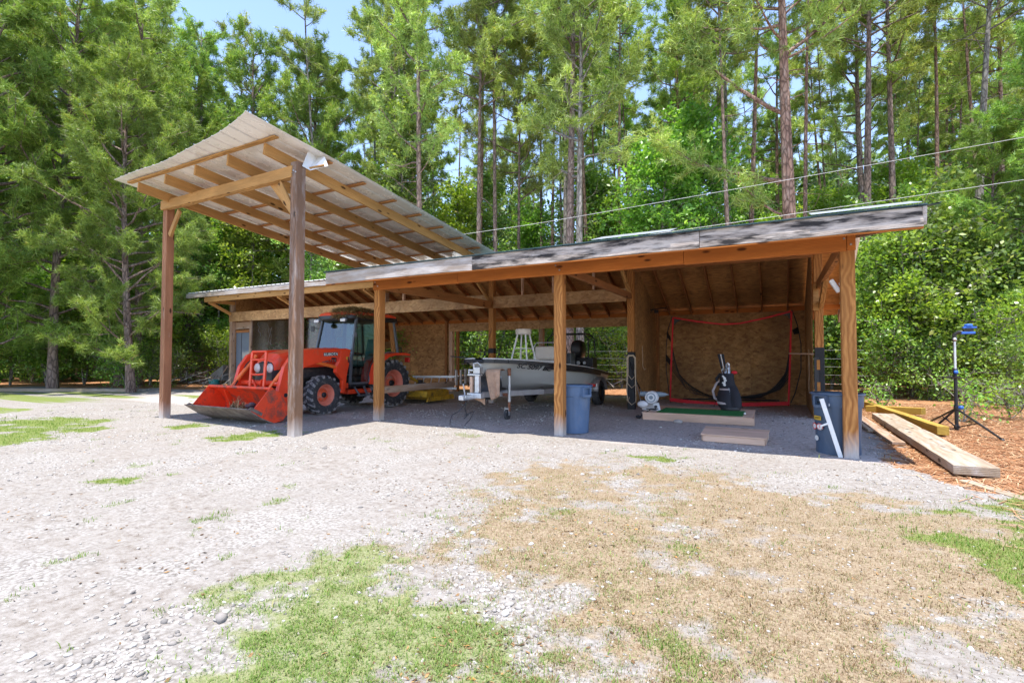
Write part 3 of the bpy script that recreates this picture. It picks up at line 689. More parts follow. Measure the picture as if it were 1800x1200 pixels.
# ------------------------------------------------------------------ trees
M['bark'] = None
def bark(name, a, b, c):
    m, nt, bs = new_mat(name); v = coords(nt, (1, 1, .35))
    vo = nt.nodes.new('ShaderNodeTexVoronoi'); vo.feature = 'DISTANCE_TO_EDGE'; nt.links.new(v, vo.inputs['Vector']); vo.inputs['Scale'].default_value = 9
    n = noise_(nt, v, 5, 6, .7)
    cc = ramp(nt, n.outputs[0], [(.3, a), (.5, b), (.72, c)]); cr = ramp(nt, vo.outputs[0], [(.0, (.35, .33, .32)), (.18, (1, 1, 1))])
    cc = mix(nt, 1.0, cc, cr, 'MULTIPLY'); nt.links.new(cc, bs.inputs['Base Color']); bs.inputs['Roughness'].default_value = .9
    bump(nt, bs, math_(nt, 'ADD', vo.outputs[0], n.outputs[0]), .8, .03); return m
M['bark'] = bark('pine_bark', (.13, .085, .065), (.27, .19, .15), (.42, .33, .28))
M['bark_red'] = bark('red_pine_bark', (.17, .085, .055), (.33, .20, .14), (.50, .38, .30))
M['bark_grey'] = bark('grey_bark', (.14, .12, .10), (.27, .24, .20), (.44, .40, .35))
M['pine_leaf'] = island_mat('pine_needles', [(0, (.12, .22, .035)), (.5, (.32, .47, .08)), (.96, (.52, .68, .16)), (1, (.50, .26, .08))], .45, .32, .4, .5, (.09, .17, .035), 1)
M['pine_leaf2'] = island_mat('olive_pine_needles', [(0, (.17, .23, .045)), (.5, (.41, .50, .12)), (.97, (.62, .70, .24)), (1, (.52, .28, .08))], .45, .32, .4, .5, (.12, .18, .04), 1)
M['leaf'] = island_mat('broad_leaves', [(0, (.13, .25, .03)), (.5, (.24, .40, .055)), (.9, (.36, .53, .09)), (1, (.50, .62, .18))], .38, .45, .5, .45, (.04, .13, .03), 1)
M['leaf2'] = island_mat('yellow_green_leaves', [(0, (.18, .29, .03)), (.5, (.30, .44, .05)), (.95, (.43, .54, .09)), (1, (.5, .45, .15))], .38, .48, .5, .45, (.10, .22, .03), 1)
M['leaf_dark'] = island_mat('dark_shrub_leaves', [(0, (.13, .24, .03)), (.5, (.26, .41, .06)), (.9, (.40, .55, .12)), (1, (.62, .70, .34))], .35, .4, .6, .6, (.04, .09, .03), 1)
def unit(v): return v / np.maximum(np.linalg.norm(v, axis=-1, keepdims=True), 1e-9)
def tube_np(paths, n=5):
    """paths: list of (pts (k,3), radii (k,)) -> V, F quads"""
    Vs, Fs, b = [], [], 0
    for pts, rad in paths:
        k = len(pts); t = unit(np.gradient(pts, axis=0)); a = np.array([0, 0, 1.0]) if abs(t[0][2]) < .8 else np.array([1.0, 0, 0])
        u = unit(np.cross(a, t)); w = np.cross(t, u); an = np.arange(n) * 2 * np.pi / n
        ring = pts[:, None] + rad[:, None, None] * (np.cos(an)[None, :, None] * u[:, None] + np.sin(an)[None, :, None] * w[:, None])
        Vs.append(ring.reshape(-1, 3)); i = np.arange(k - 1)[:, None] * n; j = np.arange(n)[None]
        q = np.stack([i + j, i + (j + 1) % n, i + n + (j + 1) % n, i + n + j], -1).reshape(-1, 4) + b
        Fs.append(q); b += k * n
    return np.concatenate(Vs), np.concatenate(Fs)
def needles(C, D, n, L, w, spread, g):
    """tufts at C pointing D: n thin triangular needles each"""
    m = len(C); d = unit(D[:, None] * g.uniform(.2, 1.0, (m, n, 1)) + g.normal(0, spread, (m, n, 3)))
    side = unit(np.cross(d, g.normal(0, 1, (m, n, 3)))) ; l = L * g.uniform(.6, 1.15, (m, n, 1)); c = C[:, None] - D[:, None] * L * g.uniform(0, .9, (m, n, 1))
    a = c - side * w; b = c + side * w; e = c + d * l; e[..., 2] -= l[..., 0] * .10
    V = np.stack([a, b, e], 2).reshape(-1, 3); return V, np.arange(len(V)).reshape(-1, 3)
def leaves(C, n, rad, size, g, up=.45):
    m = len(C); c = C[:, None] + g.normal(0, rad, (m, n, 3)) * np.array([1, 1, .7]); nn = unit(g.normal(0, 1, (m, n, 3)) + np.array([0, 0, up * 2]))
    u = unit(np.cross(nn, g.normal(0, 1, (m, n, 3)))); v = np.cross(nn, u); s = size * g.uniform(.6, 1.25, (m, n, 1))
    a = c - u * s; b = c + v * s * .55 + nn * s * .12; d = c + u * s; e = c - v * s * .55 + nn * s * .12
    V = np.stack([a, b, d, e], 2).reshape(-1, 3); return V, np.arange(len(V)).reshape(-1, 4)
def curve(p0, d0, L, k, g, bend=.15, lift=0.0):
    pts = [p0]; d = d0.copy()
    for i in range(k - 1):
        d = d + g.normal(0, bend, 3) + np.array([0, 0, lift]); d = d / np.linalg.norm(d); pts.append(pts[-1] + d * L / (k - 1))
    return np.array(pts)
def trunk_path(H, g, wob=.25, lean=(0, 0)):
    z = np.linspace(0, H, 12); ph = g.uniform(0, 6.28, 4); s = z / H
    x = wob * (np.sin(ph[0] + s * 3.1) - np.sin(ph[0])) + lean[0] * s; y = wob * (np.sin(ph[1] + s * 2.7) - np.sin(ph[1])) + lean[1] * s
    return np.stack([x, y, z], 1)
def along(path, z): return np.array([np.interp(z, path[:, 2], path[:, i]) for i in range(3)])
def pine(seed, H=22, r0=.2, crown=.5, spread=3.4, nl=34, tufts=9, nn=11, nl_len=.30, w=.011, path=None, stubs=8, low_bare=False, lift=.05, limbs=()):
    g = np.random.default_rng(seed); tp = trunk_path(H, g) if path is None else path; H = tp[-1, 2]
    rad = r0 * (1 - .86 * (tp[:, 2] / H) ** 1.1); rad[0] *= 1.25
    paths = []; TC = []; TD = []
    for i in range(nl):
        f = crown + (1 - crown) * (i / nl) ** .9 * .98; z = f * H; p = along(tp, z); az = i * 2.4 + g.normal(0, .5)
        q = (1 - f) / (1 - crown); prof = (.35 + .65 * math.sin(min(1, q * 1.25) * math.pi * .5)) * (1 - .25 * max(0, q - .75) * 4)
        L = spread * prof * g.uniform(.65, 1.15); el = g.uniform(.0, .5) + .5 * (1 - q)
        d = np.array([math.cos(az) * math.cos(el), math.sin(az) * math.cos(el), math.sin(el)])
        c = curve(p, d, L, 7, g, .13, lift); paths.append((c, np.linspace(.018 + .012 * L, .008, 7)))
        for k in range(int(3 + L * 2.0)):
            t = g.uniform(.3, 1); b = np.array([np.interp(t, np.linspace(0, 1, 7), c[:, j]) for j in range(3)])
            dd = unit(d + g.normal(0, .75, 3) + np.array([0, 0, .25])); l2 = (.35 + .32 * L * (1 - t) + .25) * g.uniform(.6, 1.2)
            c2 = curve(b, dd, l2, 4, g, .22, .1); paths.append((c2, np.linspace(.012, .005, 4)))
            for m in range(tufts):
                tt = 1 - g.random() ** 1.4 * .85; e = np.array([np.interp(tt, np.linspace(0, 1, 4), c2[:, j]) for j in range(3)])
                TC.append(e + g.normal(0, .06, 3)); TD.append(unit(c2[-1] - c2[0] + g.normal(0, .5, 3) * l2 + np.array([0, 0, .25])))
    for (z, az, el, L, rr) in limbs:
        p = along(tp, z); d = np.array([math.cos(az) * math.cos(el), math.sin(az) * math.cos(el), math.sin(el)]); c = curve(p, d, L, 9, g, .07, .05); paths.append((c, np.linspace(rr, .025, 9)))
        for k in range(int(5 + L * 3)):
            t = g.uniform(.35, 1); b = np.array([np.interp(t, np.linspace(0, 1, 9), c[:, j]) for j in range(3)]); dd = unit(d + g.normal(0, .7, 3) + np.array([0, 0, .3])); l2 = g.uniform(.5, 1.3)
            c2 = curve(b, dd, l2, 4, g, .2, .1); paths.append((c2, np.linspace(.014, .005, 4)))
            for m in range(tufts): TC.append(c2[g.integers(1, 4)] + g.normal(0, .1, 3)); TD.append(unit(c2[-1] - c2[0] + g.normal(0, .3, 3)))
    for i in range(stubs):
        z = g.uniform(.18, crown + .1) * H; az = g.uniform(0, 6.28); d = np.array([math.cos(az), math.sin(az), g.uniform(-.25, .35)]); L = g.uniform(.4, 2.0)
        paths.append((curve(along(tp, z), unit(d), L, 5, g, .2), np.linspace(.022, .004, 5)))
        if L > 1.2: paths.append((curve(paths[-1][0][3], unit(d + g.normal(0, .8, 3)), L * .5, 4, g, .2), np.linspace(.010, .003, 4)))
    V1, F1 = tube_np([(tp, rad)], 9); V2, F2 = tube_np(paths, 4)
    tr = (np.concatenate([V1, V2]), np.concatenate([F1, F2 + len(V1)]))
    return tr, needles(np.array(TC), np.array(TD), nn, nl_len, w, .55, g)
def broad(seed, H=10, r0=.09, crown=.2, spread=2.2, nl=40, cl=8, nn=13, size=.085, path=None, dense=1.0, crad=.22, multi=1, top=.35):
    g = np.random.default_rng(seed); paths = []; LC = []; main = []
    for m in range(multi):
        tp = trunk_path(H * g.uniform(.8, 1), g, .2, (g.normal(0, .12 * H) if multi > 1 else 0, g.normal(0, .12 * H) if multi > 1 else 0)) if path is None else path
        h = tp[-1, 2]; main.append((tp, r0 * (1 - .88 * (tp[:, 2] / h)) + .004))
        for i in range(nl // multi):
            f = crown + (1 - crown) * g.random() ** .85; z = f * h; q = (f - crown) / (1 - crown); az = g.uniform(0, 6.28); el = g.uniform(-.1, .75)
            L = spread * (top + (1 - top) * math.sin(math.pi * min(1, max(.06, (1 - q) * .85 + .12)))) * g.uniform(.5, 1.15)
            d = np.array([math.cos(az) * math.cos(el), math.sin(az) * math.cos(el), math.sin(el)]); c = curve(along(tp, z), d, L, 6, g, .18, .02)
            paths.append((c, np.linspace(.010 + .008 * L, .004, 6)))
            for k in range(int(cl * dense)):
                t = g.uniform(.25, 1.02); b = np.array([np.interp(t, np.linspace(0, 1, 6), c[:, j]) for j in range(3)])
                e = b + g.normal(0, .22 * (.5 + L * .22), 3); paths.append((np.array([b, (b + e) / 2 + g.normal(0, .03, 3), e]), np.array([.006, .004, .003]))); LC.append(e)
    V1, F1 = tube_np(main, 7); V2, F2 = tube_np(paths, 3)
    return (np.concatenate([V1, V2]), np.concatenate([F1, F2 + len(V1)])), leaves(np.array(LC), nn, crad, size, g)
PROTO = {}
def proto(key, data, barkm, leafm):
    (tv_, tf_), (lv_, lf_) = data
    a = mesh_np(key + '_trunk', tv_, tf_, smooth=True); a.materials.append(M[barkm]); b = mesh_np(key + '_crown', lv_, lf_); b.materials.append(M[leafm]); PROTO[key] = (a, b)
def plant(key, name, x, y, rz=0, s=1.0, label='', cat='tree', group=None, sz=None, tilt=(0, 0)):
    a, b = PROTO[key]; o = thing(name, label, cat, (x, y, -.03), rz, group); o.scale = (s, s, sz or s); o.rotation_euler = (tilt[0], tilt[1], rz)
    link('trunk', a, None, o, local=True); link('crown', b, None, o, local=True); return o
for i in range(5): proto('pineA%d' % i, pine(100 + i, H=23 + i, r0=.19 + .02 * i, crown=.42 + .05 * (i % 3), spread=3.4, nl=38, tufts=10, nn=14, w=.016, stubs=12), 'bark' if i % 2 else 'bark_red', 'pine_leaf2' if i % 2 else 'pine_leaf')
for i in range(3): proto('pineS%d' % i, pine(210 + i, H=24, r0=.10 + .02 * i, crown=.70, spread=2.0, nl=18, tufts=8, nn=12, w=.016, stubs=16), ('bark', 'bark_grey', 'bark_red')[i], 'pine_leaf2')
for i in range(2): proto('pineY%d' % i, pine(120 + i, H=15 + 2 * i, r0=.17, crown=.10, spread=3.8, nl=74, tufts=12, nn=20, nl_len=.27, w=.011, stubs=4, lift=.02), 'bark', 'pine_leaf')
for i in range(4): proto('broadA%d' % i, broad(140 + i, H=11 + 1.6 * i, r0=.10, crown=.22, spread=2.5, nl=76, cl=10, nn=15, size=.105), 'bark_grey', ('leaf', 'leaf2', 'leaf', 'leaf_dark')[i])
for i in range(3): proto('under%d' % i, broad(160 + i, H=4.6 + i * .7, r0=.045, crown=.10, spread=1.7, nl=60, cl=9, nn=15, size=.075, multi=2, crad=.2), 'bark_grey', ('leaf', 'leaf_dark', 'leaf2')[i])
for i in range(3): proto('shrub%d' % i, broad(170 + i, H=1.9 + i * .5, r0=.02, crown=.04, spread=1.1, nl=38, cl=7, nn=12, size=.05, multi=4, crad=.15), 'bark_grey', ('leaf_dark', 'leaf', 'leaf2')[i])
for i in range(2): proto('sapling%d' % i, broad(180 + i, H=.7 + .2 * i, r0=.008, crown=.1, spread=.4, nl=14, cl=4, nn=8, size=.035, multi=3, crad=.08), 'bark_grey', 'leaf')
def at(px, d): p = W(px, 600, D=d); return p.x, p.y
NEAR_POS = []
# named trunks in view: (photo column at the foot, distance, top column, trunk radius, height, kind)
heroes = [
 ('pine_tree', 1402, 16.8, 1368, .27, 19, .60, 'big forked reddish pine just behind the roof, with one long limb sweeping up left', 'bark_red', [(7.2, 2.9, .30, 5.5, .09), (9.5, 3.3, .55, 5.0, .08), (11.5, .4, .6, 4, .07), (6.0, 2.8, .5, 2.0, .05)]),
 ('pine_tree', 1412, 19.5, 1428, .10, 22, .75, 'slim pale pinkish trunk leaning right beside the big forked pine', 'bark_red', []),
 ('pine_tree', 1521, 21.5, 1520, .20, 23, .62, 'straight dark pine rising behind the right end of the roof', 'bark', []),
 ('pine_tree', 1573, 24.0, 1565, .20, 24, .60, 'dark straight pine next right of the one behind the roof end', 'bark', []),
 ('pine_tree', 1708, 18.5, 1742, .19, 19, .72, 'curving grey pine trunk leaning right at the far right of the wood', 'bark_grey', []),
 ('pine_tree', 1292, 20.5, 1255, .12, 20, .70, 'thin dark trunk leaning left behind the middle of the roof', 'bark', []),
 ('pine_tree', 1307, 24.0, 1332, .16, 24, .66, 'pale flaking trunk leaning right next to the thin dark leaning one', 'bark_red', []),
 ('pine_tree', 1021, 19.0, 1016, .17, 17, .52, 'grey pine with bent limbs standing over the middle front post', 'bark_grey', [(8.2, 2.5, .35, 3.6, .07), (9.6, 2.9, .5, 3.2, .06), (10.5, .2, .7, 3.2, .06)]),
 ('pine_tree', 843, 22.5, 842, .14, 21, .60, 'dark pine trunk just right of the canopy lower end, leftmost of a pair', 'bark', []),
 ('pine_tree', 869, 23.5, 872, .13, 22, .62, 'dark pine trunk just right of the canopy lower end, rightmost of a pair', 'bark', []),
 ('pine_tree', 912, 26.0, 914, .12, 19, .50, 'shaggy pine with low needle tufts between the canopy end and the middle post', 'bark', []),
 ('pine_tree', 990, 24.0, 999, .13, 24, .72, 'bare grey trunk immediately left of the grey pine with bent limbs', 'bark_grey', []),
 ('pine_tree', 955, 30.0, 953, .11, 24, .70, 'very thin far trunk against the sky patch above the roof', 'bark', []),
 ('pine_tree', 745, 21.0, 735, .16, 20, .45, 'bushy dark pine above the middle of the canopy', 'bark', []),
 ('pine_tree', 690, 26.0, 688, .15, 20, .42, 'pine with olive crown left of the sky opening behind the canopy', 'bark', []),
 ('pine_tree', 1085, 27.0, 1082, .14, 24, .66, 'straight trunk half hidden by bright broad leaves above the roof', 'bark', []),
 ('pine_tree', 1762, 24.0, 1752, .15, 24, .62, 'mottled far trunk beside the curving one at the right edge', 'bark_red', []),
 ('pine_tree', 212, 22.0, 205, .19, 17, .40, 'thick trunk in the left wood seen left of the outer canopy post', 'bark', []),
 ('pine_tree', 243, 21.0, 240, .16, 16, .40, 'second thick trunk in the left wood, close beside the first', 'bark', []),
 ('pine_tree', 352, 25.0, 352, .15, 18, .45, 'sunlit trunk just right of the outer canopy post', 'bark_grey', []),
 ('pine_tree', 440, 27.0, 436, .16, 19, .45, 'far pine showing between the two canopy posts', 'bark', []),
 ('pine_tree', 1000, 19.6, 1002, .20, 20, .65, 'thick purple-brown trunk seen low through the open back beside the boat seat', 'bark', []),
]
for i, (nm, px, d, pt, r0, H, cr, lab, bk, limbs) in enumerate(heroes):
    g = np.random.default_rng(300 + i); x, y = at(px, d); tx, ty = W(pt, 0, D=d).x, W(pt, 0, D=d).y; zt = W(pt, 0, D=d).z
    lean = ((tx - x) * H / zt, (ty - y) * H / zt); tp = trunk_path(H, g, .10, lean)
    big = i == 0
    data = pine(300 + i, r0=r0, crown=cr, spread=3.0 if not big else 3.6, nl=30, tufts=10, nn=14, w=.015, path=tp, stubs=14, limbs=limbs, nl_len=.3)
    proto('hero%d' % i, data, bk, 'pine_leaf2' if px > 600 else 'pine_leaf'); plant('hero%d' % i, nm, x, y, 0, 1, lab, 'tree'); NEAR_POS.append((x, y))
# shaggy low-branched pines at the left edge
for k, (px, d, key, s, rz, lab) in enumerate((
  (-60, 17.0, 'pineY0', 1.0, .3, 'sunny low-branched pine filling the left edge of the photo'),
  (95, 19.0, 'pineY1', .95, 1.7, 'bushy bright pine behind the left lawn strip'),
  (232, 17.8, 'pineY0', .80, 3.6, 'drooping dark green pine bough tree just left of the outer canopy post'),
  (330, 24.5, 'pineY1', .9, 5.0, 'pine with hanging boughs seen right behind the outer canopy post'),
  (-260, 16.0, 'pineY1', 1.0, 2.2, 'outermost young pine beyond the left edge'),
  (1905, 14.5, 'pineY0', .85, 4.4, 'pine at the right edge reaching long green boughs over the stand'),
  (1735, 16.0, 'pineY1', .52, .8, 'small low pine behind the blue clamped stand'),
  (560, 26.0, 'pineY0', 1.15, 2.9, 'olive pine whose top shows above the canopy front edge'))):
    x, y = at(px, d); plant(key, 'pine_tree', x, y, rz, s, lab); NEAR_POS.append((x, y))
# broadleaf trees one can tell apart
for k, (px, d, key, s, rz, lab) in enumerate((
  (1165, 22.0, 'broadA0', 1.05, .4, 'bright green sweetgum above the middle of the roof'),
  (1235, 24.0, 'broadA2', 1.1, 1.9, 'tall leafy tree left of the big forked pine'),
  (705, 24.0, 'broadA3', 1.0, 3.0, 'dark green leafy tree above the canopy slope'),
  (640, 26.5, 'broadA0', 1.0, 4.1, 'leafy tree behind the tall weathered canopy post'),
  (800, 28.0, 'broadA1', .9, 5.1, 'yellow-green tree right of the canopy end in the sky gap'),
  (1462, 25.0, 'broadA1', .8, .9, 'light green leafy tree right of the forked pine'),
  (1630, 23.0, 'broadA2', .75, 2.4, 'leafy tree between the trunks above the roof end'),
  (1790, 22.0, 'broadA0', .85, 3.3, 'leafy tree at the right edge above the dense shrubs'),
  (445, 24.0, 'broadA1', .8, 4.6, 'leafy tree between the two canopy posts'),
  (380, 30.0, 'broadA3', 1.1, 5.5, 'dark leafy tree behind the canopy sheet'),
  (60, 25.0, 'broadA2', 1.0, 1.2, 'leafy tree in the left wood behind the bright pine'),
  (150, 29.0, 'broadA0', 1.1, 2.2, 'leafy tree deep in the left wood'),
  (940, 31.0, 'broadA2', .85, 2.9, 'small far leafy tree above the roof left of the middle post'),
  (1350, 30.0, 'broadA1', .8, .1, 'yellow-green far tree seen between the leaning trunks'),
  (540, 21.5, 'broadA3', .62, .7, 'dark leafy tree over the left end of the shed roof'))):
    x, y = at(px, d); plant(key, 'broadleaf_tree', x, y, rz, s, lab); NEAR_POS.append((x, y))
# dense shrubs along the wood edge
edge = [(1560, 16.5, 'under1'), (1610, 18.5, 'under0'), (1665, 17.5, 'under1'), (1720, 19.5, 'under2'), (1790, 17.0, 'under1'), (1850, 16.0, 'under0'), (1600, 15.8, 'under2'), (1655, 15.2, 'under1'), (1725, 15.4, 'under0'), (1795, 14.6, 'under1'), (1560, 15.5, 'shrub1'), (1630, 14.6, 'shrub0'), (1760, 13.8, 'shrub2'), (1810, 12.8, 'shrub0'), (1530, 20.5, 'under2'), (1590, 22.0, 'under0'), (1460, 19.5, 'under0'), (1940, 17.5, 'under1'),
        (1090, 23, 'under1'), (1040, 22, 'under0'), (965, 24, 'under2'), (900, 21.5, 'under0'), (855, 24, 'under2'), (820, 22.5, 'under0'), (1190, 24, 'under1'), (1300, 23, 'under0'), (1380, 22, 'under1'),
        (20, 22, 'under1'), (85, 21.5, 'under0'), (150, 22.5, 'under1'), (215, 23.5, 'under2'), (265, 22.5, 'under0'), (320, 25, 'under1'), (375, 26.5, 'under0'), (-60, 20.5, 'under1'), (-140, 19.5, 'under0'), (430, 27, 'under2'), (560, 27, 'under1'), (650, 26, 'under0'), (740, 26, 'under1')]
where = lambda px: ('at the left edge of the wood' if px < 60 else 'behind the left lawn strip' if px < 280 else 'behind the canopy posts' if px < 600 else 'behind the tractor bay' if px < 780 else 'behind the boat bay' if px < 1110 else 'behind the golf bay roof' if px < 1440 else 'right of the last front post' if px < 1680 else 'behind the blue clamped stand')
g = np.random.default_rng(55); cnt = {}
def distinct(base, px):
    w_ = base + ' ' + where(px); cnt[w_] = cnt.get(w_, 0) + 1; return w_
for k, (px, d, key) in enumerate(edge):
    x, y = at(px, d); plant(key, 'understory_tree', x, y, g.uniform(0, 6.28), g.uniform(.85, 1.15), distinct({'0': 'glossy green', '1': 'dark green', '2': 'yellow-green'}[key[-1]] + ' bushy undergrowth tree', px), 'undergrowth', 'bushy undergrowth trees along the wood edge')
for k in range(46):
    px = g.uniform(-150, 1950); d = g.uniform(17.5, 26) if (px > 1500 or px < 350) else g.uniform(19.5, 28)
    if 350 < px < 1430: d = max(d, 20.0)
    x, y = at(px, d); kk = g.integers(0, 3); plant('shrub%d' % kk, 'shrub', x, y, g.uniform(0, 6.28), g.uniform(.7, 1.3), distinct(('dark', 'glossy', 'pale')[kk] + ' low shrub', px), 'shrub', 'low shrubs on the forest floor')
for k, (px, py) in enumerate(((1565, 700), (1705, 715), (1730, 720), (1655, 700), (1775, 735), (1795, 720), (1600, 690), (1690, 742), (1545, 720), (250, 668), (180, 670), (90, 672), (1750, 700))):
    p = W(px, py, Z=0); plant('sapling%d' % (k % 2), 'weed_plant', p.x, p.y, g.uniform(0, 6.28), g.uniform(.6, 1.1), distinct('small leafy seedling in the pine straw', px), 'weed', 'seedlings in the pine straw')
# the wood itself: bare-trunked pines and leafy trees further in
def free(x, y, m=1.1): return all((x - a) ** 2 + (y - b) ** 2 > m * m for a, b in NEAR_POS)
n_ = 0
for k in range(2600):
    if n_ >= 290: break
    px = g.uniform(-120, 1920); d = g.uniform(24, 62) if 350 < px < 1500 else g.uniform(23, 50)
    if 455 < px < 600 and g.random() < .8: continue            # the gap of open sky
    x, y = at(px, d)
    if not free(x, y): continue
    NEAR_POS.append((x, y)); n_ += 1
    if g.random() < .48: kk = g.integers(0, 3); plant('pineS%d' % kk, 'pine_tree', x, y, g.uniform(0, 6.28), g.uniform(.85, 1.1), distinct(('slim dark', 'slim grey', 'slim reddish')[kk] + ' pine trunk,', px), 'tree', 'pines deep in the wood', tilt=(g.normal(0, .03), g.normal(0, .03)))
    elif g.random() < .34: kk = g.integers(0, 5); plant('pineA%d' % kk, 'pine_tree', x, y, g.uniform(0, 6.28), g.uniform(.8, 1.05), distinct(('tall red-barked pine', 'tall dark-barked pine')[kk % 2] + ',', px), 'tree', 'pines deep in the wood')
    else: kk = g.integers(0, 4); plant('broadA%d' % kk, 'broadleaf_tree', x, y, g.uniform(0, 6.28), g.uniform(.6, 1.0), distinct(('green', 'yellow-green', 'tall green', 'dark')[kk] + ' leafy forest tree,', px), 'tree', 'leafy trees deep in the wood')
# far wood that reads as one mass: leafy clumps closing the lower view
nC = 13000; ang = g.uniform(-HA - .08, HA + .08, nC) - YAW; dd = g.uniform(34, 78, nC); hz = g.random(nC) ** 1.7 * (5.0 + dd * .22)
C = np.stack([dd * np.sin(ang), dd * np.cos(ang), hz], 1); V, F = leaves(C, 16, .62, .22, g, .2)
M['far_leaf'] = island_mat('far_leaves', [(0, (.07, .14, .03)), (.5, (.13, .24, .05)), (1, (.24, .36, .1))], .5, .35, .4, .15, (.04, .10, .03))
tag(link('distant_woods', mesh_np('distant_woods', V, F), M['far_leaf']), 'distant leafy undergrowth of the wood, too dense to count', None, None, 'stuff')
# fallen sticks and brush behind the open back
mb = MB()
for k in range(120):
    px = g.choice([g.uniform(795, 1090), g.uniform(1440, 1800), g.uniform(230, 420)]); x, y = at(px, g.uniform(18, 22)); a = g.uniform(0, 3.14); L = g.uniform(.5, 1.9); z = g.uniform(.02, .5)
    mb.tube([(x, y, z), (x + L * .5 * math.cos(a), y + L * .5 * math.sin(a), z + g.uniform(0, .35)), (x + L * math.cos(a), y + L * math.sin(a), z + g.uniform(-.02, .6))], [.018, .012, .005], 5)
tag(mb.build('brush_pile', M['bark_grey'], smooth=True), 'tangled dead sticks and brush on the forest floor', None, None, 'stuff')
# ------------------------------------------------------------------ tractor with front loader
M['red'] = paint('tractor_orange_red', (.86, .06, .014), .42, var=.10, scale=4, dirt=(.50, .13, .07), dirt_amt=.36, bmp=.05, coat=.2)
M['red_dirty'] = paint('scraped_bucket_red', (.86, .065, .016), .5, var=.12, scale=5, dirt=(.17, .07, .05), dirt_amt=.43, bmp=.15)
M['bucket_steel'] = paint('worn_bucket_steel', (.30, .25, .20), .6, metal=.2, var=.3, scale=7, dirt=(.16, .12, .10), dirt_amt=.5)
M['cyl'] = paint('loader_cylinder_orange', (.88, .17, .03), .35, var=.1, coat=.3, bmp=0)
M['rim'] = paint('faded_orange_rim', (.78, .12, .04), .5, var=.2, scale=8, dirt=(.55, .30, .22), dirt_amt=.45)
M['rim_in'] = paint('inner_rim_pink', (.72, .22, .14), .6, var=.15, scale=8)
M['dark_metal'] = paint('engine_black', (.035, .035, .04), .6, metal=.3, var=.4, scale=9, dirt=(.10, .08, .07), dirt_amt=.4)
M['cab_grey'] = paint('cab_frame_grey', (.10, .115, .13), .4, var=.2)
M['teal_seat'] = paint('grey_teal_vinyl', (.16, .30, .30), .6, var=.2, scale=5)
M['lamp'] = paint('lamp_glass', (.62, .60, .58), .18, var=.1, bmp=0)
M['yellow'] = paint('implement_yellow', (.62, .38, .03), .5, var=.25, scale=6, dirt=(.16, .09, .03), dirt_amt=.45)
M['white_paint'] = paint('white_paint', (.74, .73, .70), .5, var=.06)
M['letter_white'] = paint('letter_white', (.75, .75, .72), .4, var=.03, bmp=0)
M['letter_grey'] = paint('letter_grey', (.40, .37, .36), .4, metal=.3, var=.05, bmp=0)
M['straw_c'] = paint('dead_straw', (.42, .30, .14), .9, var=.4, scale=30)
M['taillight'] = paint('tail_red', (.55, .02, .015), .2, bmp=0)
def glass(name, tint=(.75, .88, .85), rough=.02, gain=1.25):
    m, nt, bs = new_mat(name); out = nt.nodes['Material Output']
    t = nt.nodes.new('ShaderNodeBsdfTransparent'); t.inputs[0].default_value = (*tint, 1); g_ = nt.nodes.new('ShaderNodeBsdfGlossy'); g_.inputs['Roughness'].default_value = rough
    fr = nt.nodes.new('ShaderNodeFresnel'); fr.inputs[0].default_value = 1.9; f = math_(nt, 'MULTIPLY_ADD', fr.outputs[0], gain, .02, clamp=True)
    mx = nt.nodes.new('ShaderNodeMixShader'); nt.links.new(f, mx.inputs[0]); nt.links.new(t.outputs[0], mx.inputs[1]); nt.links.new(g_.outputs[0], mx.inputs[2]); nt.links.new(mx.outputs[0], out.inputs[0]); return m
M['cab_glass'] = glass('tinted_cab_glass', (.40, .60, .54))
XC = -9.40; YA, YB = 7.72, 9.72
tr = thing('tractor', 'orange red cab tractor with front loader parked under the shed', 'tractor', (XC, 8.7, 0))
